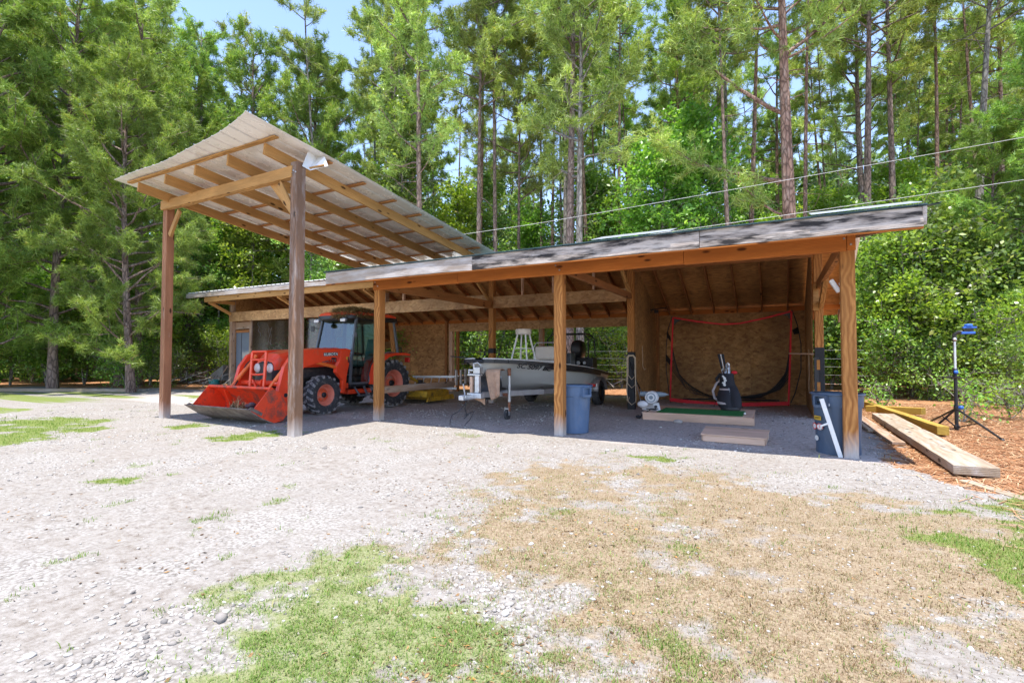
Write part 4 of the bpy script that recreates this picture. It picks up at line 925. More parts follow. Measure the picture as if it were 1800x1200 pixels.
def wheel(x, y, rad, w, rimr, side, nl, name):
    """side=+1 outer face towards +X"""
    h = w / 2; t = MB()
    prof = [(rimr, -h * .80), (rimr * 1.06, -h * .92), (rad * .84, -h * 1.0), (rad * .93, -h * .9), (rad * .955, -h * .55), (rad * .96, 0), (rad * .955, h * .55), (rad * .93, h * .9), (rad * .84, h * 1.0), (rimr * 1.06, h * .92), (rimr, h * .80)]
    t.lathe((x, y, rad), prof, 48, 'X')
    o = t.build(name, M['rubber'], tr, smooth=True, sharp=50)
    lg = MB()
    for k in range(nl):
        for sgn in (-1, 1):
            a = 2 * math.pi * (k + (.5 if sgn > 0 else 0)) / nl; da = .16
            vs = []
            for (xx, aa) in ((h * .02, da * .9), (h * 1.0, -da * .1)):
                for (ra, wd) in ((rad * .935 if xx > h * .5 else rad * .95, 1), (rad * 1.0 if xx < h * .5 else rad * .975, .8)):
                    for s_ in (-1, 1):
                        an = a + aa + s_ * wd * (.085 if nl < 20 else .07); vs.append((x + sgn * xx, y + math.sin(an) * ra, rad + math.cos(an) * ra))
            lg.add(vs, [(0, 1, 3, 2), (4, 6, 7, 5), (0, 2, 6, 4), (1, 5, 7, 3), (2, 3, 7, 6), (0, 4, 5, 1)])
            # shoulder block
            vs = []
            for xx, ra in ((h * .93, rad * .86), (h * 1.04, rad * .86), (h * .93, rad * .975), (h * 1.03, rad * .965)):
                for s_ in (-1, 1): an = a - .1 * da + s_ * .075; vs.append((x + sgn * xx, y + math.sin(an) * ra, rad + math.cos(an) * ra))
            lg.add(vs, [(0, 1, 3, 2), (4, 6, 7, 5), (2, 3, 7, 6), (0, 4, 5, 1), (0, 2, 6, 4), (1, 5, 7, 3)])
    lg.build('tread', M['rubber_tread'], o, bevel=.006)
    s = side; r = MB(); r.lathe((x, y, rad), [(rimr * 1.0, s * h * .80), (rimr * .97, s * h * .84), (rimr * .92, s * h * .76), (rimr * .84, s * h * .35), (rimr * .80, s * h * .05), (rimr * .55, s * h * -.02)], 40, 'X')
    r.build('rim', M['rim_in'], o, smooth=True, sharp=40)
    d = MB(); d.lathe((x, y, rad), [(rimr * .62, s * h * -.02), (rimr * .60, s * h * .12), (rimr * .46, s * h * .30), (rimr * .30, s * h * .34), (0.001, s * h * .34)], 32, 'X')
    for k in range(6):
        a = k * math.pi / 3; d.lathe((x + s * h * .33, y + math.sin(a) * rimr * .42, rad + math.cos(a) * rimr * .42), [(.014, -.01), (.014, .018), (.001, .018)], 6, 'X')
    d.build('wheel_disc', M['rim'], o, smooth=True, sharp=40)
    MB().lathe((x, y, rad), [(rimr * .25, s * h * .34), (rimr * .24, s * h * .50), (rimr * .16, s * h * .62), (.001, s * h * .62)], 20, 'X').build('hub', M['black'], o, smooth=True)
wheel(XC + .56, YA, .43, .29, .235, 1, 16, 'front_wheel'); wheel(XC - .56, YA, .43, .29, .235, -1, 16, 'front_wheel')
wheel(XC + .68, YB, .60, .38, .34, 1, 20, 'rear_wheel'); wheel(XC - .68, YB, .60, .38, .34, -1, 20, 'rear_wheel')
# chassis
c = MB(); c.box(XC - .22, XC + .22, 6.95, 8.6, .48, .92); c.box(XC - .28, XC + .28, 8.6, 10.0, .38, .82); c.box(XC - .45, XC + .45, YA - .09, YA + .09, .34, .52); c.tube([(XC - .6, YB, .6), (XC + .6, YB, .6)], .13, 12)
c.box(XC - .33, XC + .33, 7.15, 8.45, .80, 1.0); c.build('chassis', M['dark_metal'], tr, bevel=.015)
for a_ in (.30, -.60): MB().box(XC + a_, XC + a_ + .30, 8.42, 9.35, .40, .50).build('side_rail', M['red'], tr, bevel=.01)
g2 = MB(); g2.box(XC + .285, XC + .31, 7.35, 8.5, .78, 1.06); g2.build('engine_screen', M['dark_metal'], tr, bevel=.004)
# hood
def loft(secs):
    """list of closed loops of equal count"""
    mb = MB(); n = len(secs[0]); vs = [v for s in secs for v in s]; fs = []
    for i in range(len(secs) - 1):
        for k in range(n): fs.append((i * n + k, i * n + (k + 1) % n, (i + 1) * n + (k + 1) % n, (i + 1) * n + k))
    fs += [tuple(range(n)), tuple(range((len(secs) - 1) * n, len(secs) * n))]; return mb.add(vs, fs)
def hsec(y, w, zt, zb): return [(XC + a * w, y, zb + b * (zt - zb)) for a, b in ((-1, 0), (-1, .55), (-.93, .82), (-.75, .95), (-.35, 1), (.35, 1), (.75, .95), (.93, .82), (1, .55), (1, 0))]
loft([hsec(6.74, .27, 1.20, .98), hsec(6.86, .32, 1.33, 1.0), hsec(7.2, .34, 1.41, 1.02), hsec(7.9, .345, 1.46, 1.04), hsec(8.5, .35, 1.48, 1.04)]).build('hood', M['red'], tr, smooth=True, sharp=28)
loft([hsec(6.70, .255, 1.12, .66), hsec(6.80, .30, 1.24, .62), hsec(7.0, .325, 1.30, .60), hsec(7.3, .32, 1.03, .62)]).build('grille', M['black'], tr, smooth=True, sharp=30)
for s in (-1, 1):
    MB().sphere((XC + s * .2, 6.70, 1.03), .09, 12, 8, (1, .5, 1.1)).build('headlight', M['lamp'], tr, smooth=True)
# cab
ZC0, ZC1 = .64, 2.17
cf = MB(); hw = .62
PIL = {'a': ((8.50, 1.18), (8.70, ZC1)), 'b': ((9.42, .95), (9.42, ZC1)), 'c': ((10.12, 1.30), (10.00, ZC1))}
for s in (-1, 1):
    for k, ((y0, z0), (y1, z1)) in PIL.items(): cf.bar((XC + s * (hw - .0), y0, z0), (XC + s * (hw - .06), y1, z1), .05, .06, up=(0, 1, 0))
    cf.bar((XC + s * hw, 8.50, 1.18), (XC + s * hw, 8.46, ZC0), .05, .06, up=(0, 1, 0)); cf.bar((XC + s * hw, 8.46, ZC0), (XC + s * hw, 9.05, ZC0), .05, .05)
    cf.bar((XC + s * (hw - .06), 8.66, ZC1), (XC + s * (hw - .06), 10.04, ZC1), .05, .06)
    cf.tube([(XC + s * (hw + .005), 9.05, ZC0), (XC + s * (hw + .005), 9.10, .85), (XC + s * (hw + .005), 9.22, 1.10), (XC + s * (hw + .005), 9.45, 1.32), (XC + s * (hw + .005), 9.75, 1.38), (XC + s * (hw + .005), 10.12, 1.34)], .022, 8)
cf.bar((XC - hw, 8.50, 1.42), (XC + hw, 8.50, 1.42), .03, .04); cf.bar((XC - hw, 8.68, ZC1), (XC + hw, 8.68, ZC1), .05, .05); cf.bar((XC - hw, 10.02, ZC1), (XC + hw, 10.02, ZC1), .05, .05); cf.bar((XC - hw, 10.12, 1.32), (XC + hw, 10.12, 1.32), .05, .05)
cf.build('cab_frame', M['cab_grey'], tr, bevel=.008)
MB().box(XC - .58, XC + .58, 8.5, 9.4, .56, .62).box(XC - .55, XC + .55, 9.4, 10.05, .62, 1.0).build('cab_floor', M['dark_metal'], tr, bevel=.01)
x1 = XC + hw + .004
MB().add([(XC - .59, 8.515, 1.22), (XC + .59, 8.515, 1.22), (XC + .54, 8.70, 2.15), (XC - .54, 8.70, 2.15)], [(0, 1, 2, 3)]).build('windshield', M['cab_glass'], tr)
for s in (-1, 1):
    X_ = lambda z: XC + s * (hw - .06 * max(0, (z - 1.2)) / .97 + .002)
    MB().add([(X_(.66), 8.50, .66), (X_(.66), 9.04, .66), (X_(1), 9.16, 1.0), (X_(1.2), 9.30, 1.2), (X_(1.35), 9.40, 1.33), (X_(2.15), 9.40, 2.15), (X_(2.15), 8.72, 2.15), (X_(1.2), 8.53, 1.2)], [tuple(range(8))]).build('door_glass', M['cab_glass'], tr)
    MB().add([(X_(1.36), 9.46, 1.37), (X_(1.36), 10.09, 1.37), (X_(2.15), 9.99, 2.15), (X_(2.15), 9.46, 2.15)], [(0, 1, 2, 3)]).build('side_glass', M['cab_glass'], tr)
MB().add([(XC - .58, 10.13, 1.36), (XC + .58, 10.13, 1.36), (XC + .54, 10.03, 2.15), (XC - .54, 10.03, 2.15)], [(0, 1, 2, 3)]).build('rear_glass', M['cab_glass'], tr)
def rsec(z, e, y0=8.50, y1=10.20, w=.64):
    pts = []
    for k in range(24):
        a = 2 * math.pi * (k + .5) / 24; ca, sa = math.cos(a), math.sin(a); f = lambda v: math.copysign(abs(v) ** .35, v)
        pts.append((XC + f(ca) * (w - e), (y0 + y1) / 2 + f(sa) * ((y1 - y0) / 2 - e), z))
    return pts
loft([rsec(2.25, .0), rsec(2.27, -.005), rsec(2.315, .03), rsec(2.345, .10), rsec(2.365, .26)]).build('cab_roof', M['red'], tr, smooth=True, sharp=40)
loft([rsec(2.14, .03), rsec(2.17, -.02), rsec(2.249, -.015)]).build('roof_trim', M['black'], tr, smooth=True, sharp=40)
for px_ in (XC + .44, XC - .44):
    o = MB().sphere((px_, 8.44, 2.13), .075, 12, 8, (1.25, .7, .75)).build('work_light', M['cab_grey'], tr, smooth=True); MB().box(px_ - .08, px_ + .08, 8.385, 8.40, 2.085, 2.15).build('lens', M['lamp'], o, bevel=.01)
MB().tube([(x1, 8.66, 1.95), (x1 + .12, 8.58, 1.97), (x1 + .14, 8.50, 1.95), (x1 + .14, 8.49, 1.80)], .009, 6).box(x1 + .10, x1 + .18, 8.475, 8.49, 1.72, 1.82).build('mirror', M['black'], tr)
MB().tube([(XC - hw, 8.66, 1.95), (XC - hw - .12, 8.58, 1.97)], .009, 6).box(XC - hw - .2, XC - hw - .1, 8.56, 8.58, 1.88, 2.02).build('mirror', M['black'], tr)
se = MB(); se.box(XC - .24, XC + .24, 9.30, 9.80, 1.02, 1.16); se.add([], []); se.bar((XC, 9.80, 1.12), (XC, 9.93, 1.72), .46, .12, up=(0, 1, 0)); se.box(XC - .33, XC - .27, 9.35, 9.75, 1.28, 1.34); se.box(XC + .27, XC + .33, 9.35, 9.75, 1.28, 1.34)
se.build('seat', M['teal_seat'], tr, bevel=.05)
st = MB(); st.lathe((0, 0, 0), [(.17 + .012 * math.cos(t_), .012 * math.sin(t_)) for t_ in np.linspace(0, 2 * math.pi, 9)], 24); st.box(-.16, .16, -.012, .012, -.01, .01)
MS = Matrix.Translation((XC, 8.95, 1.42)) @ Matrix.Rotation(R(28), 4, 'X'); st.v = [MS @ v for v in st.v]; st.tube([(XC, 8.95, 1.42), (XC, 8.78, 1.1), (XC, 8.7, .7)], .025, 8)
st.build('steering_wheel', M['black'], tr, smooth=True); MB().box(XC - .25, XC + .25, 8.56, 8.75, .62, 1.30).box(XC + .36, XC + .52, 9.15, 9.6, .7, 1.15).build('console', M['teal_seat'], tr, bevel=.03)
for k in range(5): pass
MB().tube([(XC + .45, 8.85, .8), (XC + .5, 8.8, 1.25), (XC + .48, 8.82, 1.75)], .012, 6).tube([(XC + .3, 9.2, 1.05), (XC + .34, 9.1, 1.35)], .012, 6).build('lever', M['black'], tr)
# fenders
for s in (-1, 1):
    arc = [(9.06, .60), (9.07, .82), (9.13, 1.02), (9.26, 1.20), (9.45, 1.31), (9.72, 1.36), (10.12, 1.36), (10.30, 1.33)]; mb = MB(); inner, outer = XC + s * .60, XC + s * .88; vs = []
    for (y, z) in arc:
        cx, cz = 9.72, .60; L = math.hypot(y - cx, z - cz); uy, uz = (y - cx) / L, (z - cz) / L
        vs += [(inner, y, z), (outer, y, z), (outer + s * .01, y - uy * .06, z - uz * .06), (inner, y - uy * .03, z - uz * .03)]
    fs = []
    for i in range(len(arc) - 1):
        for k in range(4): fs.append((i * 4 + k, i * 4 + (k + 1) % 4, i * 4 + 4 + (k + 1) % 4, i * 4 + 4 + k))
    fs += [(0, 1, 2, 3), tuple(len(vs) - 4 + k for k in range(4))]; o = mb.add(vs, fs).build('rear_fender', M['red'], tr, smooth=True, sharp=45)
    MB().box(XC + s * .70, XC + s * .84, 10.28, 10.33, 1.12, 1.24).build('tail_light', M['taillight'], o, bevel=.01)
    MB().tube([(XC + s * .60, 9.045, .60), (XC + s * .60, 9.055, .82), (XC + s * .60, 9.115, 1.03), (XC + s * .60, 9.25, 1.22), (XC + s * .60, 9.44, 1.33)], .03, 8).build('fender_edge', M['black'], o, smooth=True)
# steps
for s in (-1, 1):
    MB().bar((XC + s * .60, 8.62, .56), (XC + s * .74, 8.66, .36), .05, .03).bar((XC + s * .60, 8.92, .56), (XC + s * .74, 8.90, .36), .05, .03).bar((XC + s * .74, 8.60, .36), (XC + s * .74, 8.94, .36), .08, .03).build('step', M['cab_grey'], tr, bevel=.005)
MB().tube([(XC + .3, 10.1, 1.42), (XC + .3, 10.55, 1.50)], .015, 6).tube([(XC - .3, 10.1, 1.42), (XC - .3, 10.55, 1.50)], .015, 6).tube([(XC - .35, 10.55, 1.50), (XC + .35, 10.55, 1.50), (XC + .35, 10.55, 1.3)], .015, 6).build('rear_rack', M['black'], tr)
MB().bar((XC - .3, 10.0, .5), (XC - .32, 10.75, .42), .05, .07).bar((XC + .3, 10.0, .5), (XC + .32, 10.75, .42), .05, .07).tube([(XC, 10.0, .95), (XC, 10.7, .8)], .03, 8).build('hitch_arm', M['dark_metal'], tr)
# loader: masts, boom, guard, cylinders, bucket
XN, XF = XC + .70, XC - .70
def side_poly(px_, pts, X): return [(W(a, b, X=X).y, W(a, b, X=X).z) for a, b in pts]
for X_, nm in ((XN, 'n'), (XF, 'f')):
    s = 1 if nm == 'n' else -1
    mast = side_poly(0, [(597, 614), (606, 612), (612, 619), (611, 640), (607, 660), (604, 690), (598, 690), (600, 668), (588, 654), (589, 645), (594, 636)], XN)
    if nm == 'f': mast = [(y, z) for y, z in mast]
    MB().prism(mast, 'X', X_ - .05, X_ + .05).bar((X_ - s * .03, 8.30, .60), (XC + s * .2, 8.25, .60), .16, .12).build('loader_mast', M['red'], tr, bevel=.008)
    boom = [(8.36, 1.42), (8.24, 1.45), (7.60, 1.42), (7.05, 1.40), (6.80, 1.30), (6.62, 1.06), (6.44, .42), (6.50, .14), (6.64, .10), (6.74, .24), (6.84, .78), (7.10, 1.04), (7.5, 1.14), (8.05, 1.26), (8.34, 1.33)]
    b = MB().prism(boom, 'X', X_ - .045, X_ + .045).build('loader_boom', M['red'], tr, bevel=.008)
    MB().lathe((X_ + s * .046, 6.66, .50), [(.042, 0), (.042, .004), (.001, .004)], 16, 'X').build('pivot_hole', M['black'], b)
    MB().tube([(X_, 8.2, .98), (X_, 7.35, 1.16)], .038, 12).tube([(X_, 7.7, 1.085), (X_, 7.25, 1.185)], .022, 10).build('lift_cylinder', M['cyl'], tr, smooth=True)
    MB().tube([(X_ - s * .10, 6.95, 1.28), (X_ - s * .10, 6.52, .78)], .042, 12).tube([(X_ - s * .10, 6.6, .88), (X_ - s * .10, 6.36, .62)], .022, 8).build('tilt_cylinder', M['cyl'], tr, smooth=True)
    MB().bar((X_ - s * .02, 6.50, .20), (X_ - s * .02, 6.34, .58), .05, .09).build('bucket_link', M['red'], tr, bevel=.005)
MB().tube([(XF, 6.68, .72), (XN, 6.68, .72)], .06, 14).build('cross_tube', M['red'], tr, smooth=True)
gd_ = MB()   # brush guard in front of the grille
for x in (XC - .22, XC + .22): gd_.bar((x, 6.60, 1.36), (x, 6.55, .62), .06, .035, up=(0, 1, 0))
for z in (1.22, .92): gd_.tube([(XC - .22, 6.59, z), (XC - .1, 6.54, z - .02), (XC + .1, 6.54, z - .02), (XC + .22, 6.59, z)], .022, 8)
gd_.tube([(XC - .22, 6.60, 1.37), (XC + .22, 6.60, 1.37)], .022, 8); gd_.bar((XC + .15, 6.56, .80), (XC + .02, 6.62, .52), .05, .03); gd_.bar((XC - .15, 6.56, .80), (XC - .02, 6.62, .52), .05, .03)
gd_.box(XC - .25, XC + .25, 6.58, 6.9, .52, .62)
gd_.build('front_guard', M['red'], tr, bevel=.006)
BX0, BX1 = XC - 1.0, XC + .92
prof = [(5.78, .27), (6.02, .11), (6.27, .005), (6.45, .03), (6.56, .14), (6.56, .32), (6.40, .56), (6.22, .665)]
pi_ = [(5.80, .285), (6.04, .135), (6.27, .035), (6.43, .055), (6.53, .15), (6.53, .315), (6.38, .54), (6.21, .64)]
bk = MB(); n = len(prof); vs = [(x, y, z) for x in (BX0, BX1) for (y, z) in prof + pi_[::-1]]; m_ = 2 * n
bk.add(vs, [(k, (k + 1) % m_, (k + 1) % m_ + m_, k + m_) for k in range(m_)] + [tuple(range(m_)), tuple(range(m_, 2 * m_))])
bo = bk.build('bucket', M['red_dirty'], tr, smooth=True, sharp=30)
for x0, x1_ in ((BX0 - .015, BX0 + .003), (BX1 - .003, BX1 + .015)):
    MB().prism(prof[:-1] + [(6.22, .668), (6.16, .66), (5.85, .30)], 'X', x0, x1_).build('side_plate', M['red_dirty'], bo, bevel=.003)
MB().tube([(BX0 - .02, 6.20, .66), (BX1 + .02, 6.20, .66)], .032, 10).build('top_lip', M['red_dirty'], bo, smooth=True)
MB().prism([(5.70, .315), (5.712, .325), (6.01, .126), (6.27, .003), (6.27, -.006), (6.0, .105)], 'X', BX0 - .02, BX1 + .02).build('cutting_edge', M['bucket_steel'], bo)
MB().prism([(5.74, .31), (6.0, .17), (6.02, .22), (5.80, .345)], 'X', BX1 - .01, BX1 + .028).build('corner_cutter', M['bucket_steel'], bo)
MB().prism([(5.74, .31), (6.0, .17), (6.02, .22), (5.80, .345)], 'X', BX0 - .028, BX0 + .01).build('corner_cutter', M['bucket_steel'], bo)
# lettering
MT = Matrix(((0, 0, 1, XN + .049), (1, 0, 0, 7.78), (0, 1, 0, 1.315), (0, 0, 0, 1))) @ Matrix.Rotation(R(2), 4, 'Z')
MB().prism([(7.585, 1.275), (7.975, 1.285), (7.975, 1.365), (7.585, 1.352)], 'X', XN + .0455, XN + .048).build('name_plate', M['dark_metal'], tr)
text_mesh('lettering', 'KUBOTA', .085, M['letter_white'], tr, MT, .001, .12, 1.12)
MT = Matrix(((0, 0, 1, XC + .348), (1, 0, 0, 8.05), (0, 1, 0, 1.17), (0, 0, 0, 1)))
text_mesh('lettering', 'KUBOTA', .10, M['letter_grey'], tr, MT, .001, .1, 1.25)
MB().box(XN + .0455, XN + .049, 8.215, 8.30, 1.12, 1.27).build('decal', M['letter_white'], tr); MB().box(XN + .049, XN + .0515, 8.22, 8.26, 1.20, 1.26).build('decal', M['yellow'], tr)
MB().box(XN + .0515, XN + .053, 8.265, 8.295, 1.13, 1.26).build('decal', M['dark_metal'], tr)
MB().box(XN + .0455, XN + .048, 7.80, 7.92, 1.21, 1.245).box(XN + .0455, XN + .048, 8.12, 8.24, 1.37, 1.40).build('slot', M['black'], tr)
for h_ in ([(XF + .06, 6.42, .55), (XF + .10, 6.60, .85), (XF + .1, 6.72, 1.1), (XF + .1, 6.95, 1.3)], [(XN - .2, 6.72, 1.0), (XN - .24, 6.9, 1.2), (XN - .2, 7.4, 1.1)]): MB().tube(h_, .012, 6).build('hydraulic_hose', M['black'], tr, smooth=True)
# straw lying in the bucket and on the cab roof
def straw_heap(name, c, rx, ry, h, n, L, lab, m='straw_c', seed=1, flat=.3):
    g = np.random.default_rng(seed); mb = MB()
    for k in range(n):
        a = g.uniform(0, 6.28); q = math.sqrt(g.random()); x = c[0] + rx * q * math.cos(a); y = c[1] + ry * q * math.sin(a); z = c[2] + h * (1 - q * q) * g.uniform(.1, 1); b = g.uniform(0, 6.28); l = L * g.uniform(.5, 1.2); e = g.normal(0, flat)
        d = Vector((math.cos(b) * math.cos(e), math.sin(b) * math.cos(e), math.sin(e))) * l / 2; p = Vector((x, y, z)); s_ = Vector((-d.y, d.x, 0)).normalized() * .004
        mb.add([p - d - s_, p - d + s_, p + Vector((0, 0, l * .08)) + s_, p + Vector((0, 0, l * .08)) - s_, p + d], [(0, 1, 2, 3), (3, 2, 4)])
    return tag(mb.build(name, M[m]), lab, 'straw', None, None)
M['straw_heap'] = island_mat('dead_straw_strands', [(0, (.16, .10, .05)), (.5, (.36, .25, .11)), (1, (.62, .50, .26))], .8, .1)
M['mud'] = paint('dark_clods', (.11, .07, .075), .95, var=.5, scale=12, bmp=.8)
mb = MB(); gg_ = np.random.default_rng(4); cl_ = lambda v, a, b: max(a, min(b, v))
for k in range(110): mb.sphere((cl_(XC + .35 + gg_.normal(0, .22), XC - .5, XC + .80), cl_(6.28 + gg_.normal(0, .08), 6.1, 6.40), .11 + abs(gg_.normal(0, .09))), gg_.uniform(.03, .07), 7, 5, (1.2, 1, .7))
tag(mb.build('dirt_clods', M['mud']), 'dark soil clods in the tractor bucket', 'dirt', None, 'stuff')
o = straw_heap('straw_clump', (XC - .15, 6.26, .14), .22, .16, .28, 420, .26, 'tuft of dead straw lying in the red loader bucket', 'straw_heap', 3, .8)
g = np.random.default_rng(8); mb = MB()
for k in range(5200):
    a_ = g.uniform(0, 6.28); q = math.sqrt(g.random()); x = XC + .24 + .50 * q * math.cos(a_); y = 8.92 + .52 * q * math.sin(a_)
    ed = min(XC + .66 - x, y - 8.47); x = min(x, XC + .665); y = max(y, 8.465); z = 2.375 - .19 * (1 - min(1, max(0, ed / .22))) ** 1.6 + g.uniform(0, .05) + .03 * (1 - q); b_ = g.uniform(0, 6.28); l = .20 * g.uniform(.4, 1.2); e = g.normal(-.1, .3)
    d = Vector((math.cos(b_) * math.cos(e), math.sin(b_) * math.cos(e), math.sin(e))) * l / 2; p = Vector((x, y, z)); s_ = Vector((-d.y, d.x, 0)).normalized() * .006
    mb.add([p - d - s_, p - d + s_, p + s_, p - s_, p + d - Vector((0, 0, .02))], [(0, 1, 2, 3), (3, 2, 4)])
tag(mb.build('pine_straw_mat', M['straw_heap']), 'brown mat of pine needles heaped on the tractor cab roof', 'straw')
# yellow mower deck behind the tractor
im = thing('mowing_implement', 'low rusty yellow mowing implement behind the tractor', 'implement', (XC + .2, 11.2, 0))
MB().prism([(10.75, .18), (10.80, .34), (11.7, .36), (11.8, .30), (11.8, .10), (10.9, .10)], 'X', XC - .7, XC + 1.05).build('deck', M['yellow'], im, bevel=.02)
MB().prism([(10.72, .06), (10.82, .18), (11.95, .20), (12.0, .06)], 'X', XC + 1.055, XC + 1.10).build('skirt', M['yellow'], im, bevel=.01)
MB().bar((XC + .5, 10.7, .72), (XC + .6, 11.4, .40), .05, .07).bar((XC - .3, 10.7, .72), (XC - .2, 11.4, .40), .05, .07).bar((XC + .9, 10.9, .42), (XC + .6, 11.6, .46), .05, .05).build('frame_arm', M['yellow'], im, bevel=.005)
MB().lathe((XC + .55, 11.1, .36), [(.16, 0), (.16, .12), (.09, .16), (.09, .26), (.001, .26)], 20).box(XC + .3, XC + .48, 10.95, 11.2, .36, .50).lathe((XC + .75, 10.98, .50), [(.07, -.06), (.07, .06), (.001, .06)], 14, 'X').build('gearbox', M['dark_metal'], im, smooth=True)
# aluminium ladder lying behind
ld = thing('ladder', 'short aluminium ladder lying on its side behind the tractor', 'ladder', (-9.1, 12.8, 0))
a, b = Vector((-9.75, 11.9, .66)), Vector((-8.55, 12.6, .66)); dz = Vector((.02, -.16, -.34))
beam('side_rail', a, b, .03, .07, M['galv'], ld); beam('side_rail', a + dz, b + dz, .03, .07, M['galv'], ld)
for k in range(6): p = a.lerp(b, (k + .5) / 6); MB().tube([p, p + dz], .014, 8).build('rung', M['galv'], ld)
# ------------------------------------------------------------------ skiff on its trailer
M['hull'] = paint('hull_pale_grey', (.50, .51, .48), .32, var=.05, scale=2, coat=.3, bmp=.02)
M['hull_in'] = paint('deck_offwhite', (.62, .61, .58), .5, var=.06)
M['cream'] = paint('cream_vinyl', (.66, .60, .52), .5, var=.06)
M['rust'] = paint('rusty_steel', (.26, .10, .05), .8, var=.5, scale=14, dirt=(.40, .30, .26), dirt_amt=.35, bmp=.4)
M['trailer'] = paint('trailer_aluminium', (.40, .38, .38), .5, metal=.6, var=.15, scale=6)
M['silver'] = paint('bright_zinc', (.62, .64, .67), .35, metal=.7, var=.15, scale=12)
M['towel'] = paint('tan_towel', (.52, .33, .22), .95, var=.22, scale=10, bmp=.5)
XB = -5.2
bt = thing('boat', 'pale grey skiff with black rub rail and white tower seat on its trailer', 'boat', (XB, 11.0, .5))
ys = np.array([8.34, 8.42, 8.62, 9.0, 9.6, 10.5, 11.6, 12.7, 13.6]); hb = np.array([.10, .30, .50, .70, .88, 1.0, 1.04, 1.03, 1.0]); zs = np.array([1.205, 1.20, 1.19, 1.17, 1.13, 1.07, 1.0, .90, .80])
hc = np.array([.0, .05, .14, .32, .58, .78, .86, .86, .84]); zc = np.array([1.16, 1.08, .98, .86, .72, .62, .55, .50, .47]); zk = np.array([1.14, 1.0, .84, .68, .55, .46, .42, .38, .36])
def hullsec(i):
    P_ = []
    for s in (-1, 1):
        r_ = [(XB + s * hb[i], ys[i], zs[i]), (XB + s * (hb[i] * .55 + hc[i] * .45), ys[i], zs[i] * .55 + zc[i] * .45), (XB + s * hc[i], ys[i], zc[i])]
        P_.append(r_)
    return P_[0] + [(XB, ys[i], zk[i])] + P_[1][::-1]
mb = MB(); n = 7; vs = [v for i in range(len(ys)) for v in hullsec(i)]
fs = [(i * n + k, i * n + k + 1, (i + 1) * n + k + 1, (i + 1) * n + k) for i in range(len(ys) - 1) for k in range(n - 1)] + [tuple(range((len(ys) - 1) * n, len(ys) * n)), tuple(range(n))]
hull = mb.add(vs, fs).build('hull', M['hull'], bt, smooth=True, sharp=38)
mb = MB(); vs = []; 
for i in range(len(ys)): vs += [(XB - hb[i] * .97, ys[i], zs[i] + .012), (XB - hb[i] * .45, ys[i], zs[i] + .03), (XB + hb[i] * .45, ys[i], zs[i] + .03), (XB + hb[i] * .97, ys[i], zs[i] + .012)]
mb.add(vs, [(i * 4 + k, i * 4 + k + 1, i * 4 + 5 + k, i * 4 + 4 + k) for i in range(len(ys) - 1) for k in range(3)]).build('deck', M['hull_in'], bt, smooth=True)
for s in (-1, 1):
    pts = [(XB + s * (hb[i] + .012), ys[i], zs[i] - .025) for i in range(len(ys))]; mb = MB()
    for a, b in zip(pts[:-1], pts[1:]): mb.bar(a, b, .035, .07)
    mb.build('rub_rail', M['black'], bt, bevel=.006)
    pts = [(XB + s * (hb[i] + .016), ys[i], zs[i] - .095) for i in (4, 5, 6, 7)]; mb = MB()
    for a, b in zip(pts[:-1], pts[1:]): mb.bar(a, b, .02, .06)
    mb.build('black_stripe', M['black'], bt)
    pts = [(XB + s * (hb[i] * .985), ys[i], zs[i] + .022) for i in range(len(ys))]; MB().tube(pts, .016, 6).build('gunwale_trim', M['hull_in'], bt, smooth=True)
MB().tube([(XB + hb[0] + .012, 8.34, 1.17), (XB, 8.315, 1.175), (XB - hb[0] - .012, 8.34, 1.17)], .036, 8).build('bow_bumper', M['black'], bt, smooth=True)
# registration letters on the bow (as in the photo) follow the flare of the hull
p0 = Vector((XB + hb[3] * .86 + hc[3] * .14, 9.0, zs[3] * .86 + zc[3] * .14)); p1 = Vector((XB + hb[5] * .86 + hc[5] * .14, 10.5, zs[5] * .86 + zc[5] * .14))
ux = (p1 - p0).normalized(); nz = Vector((1, 0, -.35)); nz = (nz - ux * nz.dot(ux)).normalized(); uy = nz.cross(ux)
MT = Matrix(((ux.x, uy.x, nz.x, 0), (ux.y, uy.y, nz.y, 0), (ux.z, uy.z, nz.z, 0), (0, 0, 0, 1))); MT.translation = p0.lerp(p1, .22) + nz * .05 - uy * .05
text_mesh('registration', 'SC 5097 BC', .135, M['black'], bt, MT, .0015, .25, 1.7)
# tower seat
sx, sy = XB + .02, 10.25
for a, b in ((-1, -1), (1, -1), (1, 1), (-1, 1)): MB().tube([(sx + a * .21, sy + b * .24, 1.12), (sx + a * .10, sy + b * .10, 1.78)], .02, 8).build('tower_leg', M['white_paint'], bt, smooth=True)
MB().lathe((sx, sy, 1.77), [(.001, 0), (.17, 0), (.185, .02), (.185, .10), (.17, .125), (.001, .13)], 28).build('tower_seat', M['cream'], bt, smooth=True)
MB().box(sx - .28, sx + .28, sy - .30, sy + .30, 1.08, 1.20).tube([(sx - .15, sy - .17, 1.45), (sx + .15, sy - .17, 1.45), (sx + .15, sy + .17, 1.45), (sx - .15, sy + .17, 1.45), (sx - .15, sy - .17, 1.45)], .012, 6).build('tower_base', M['hull_in'], bt, bevel=.02)
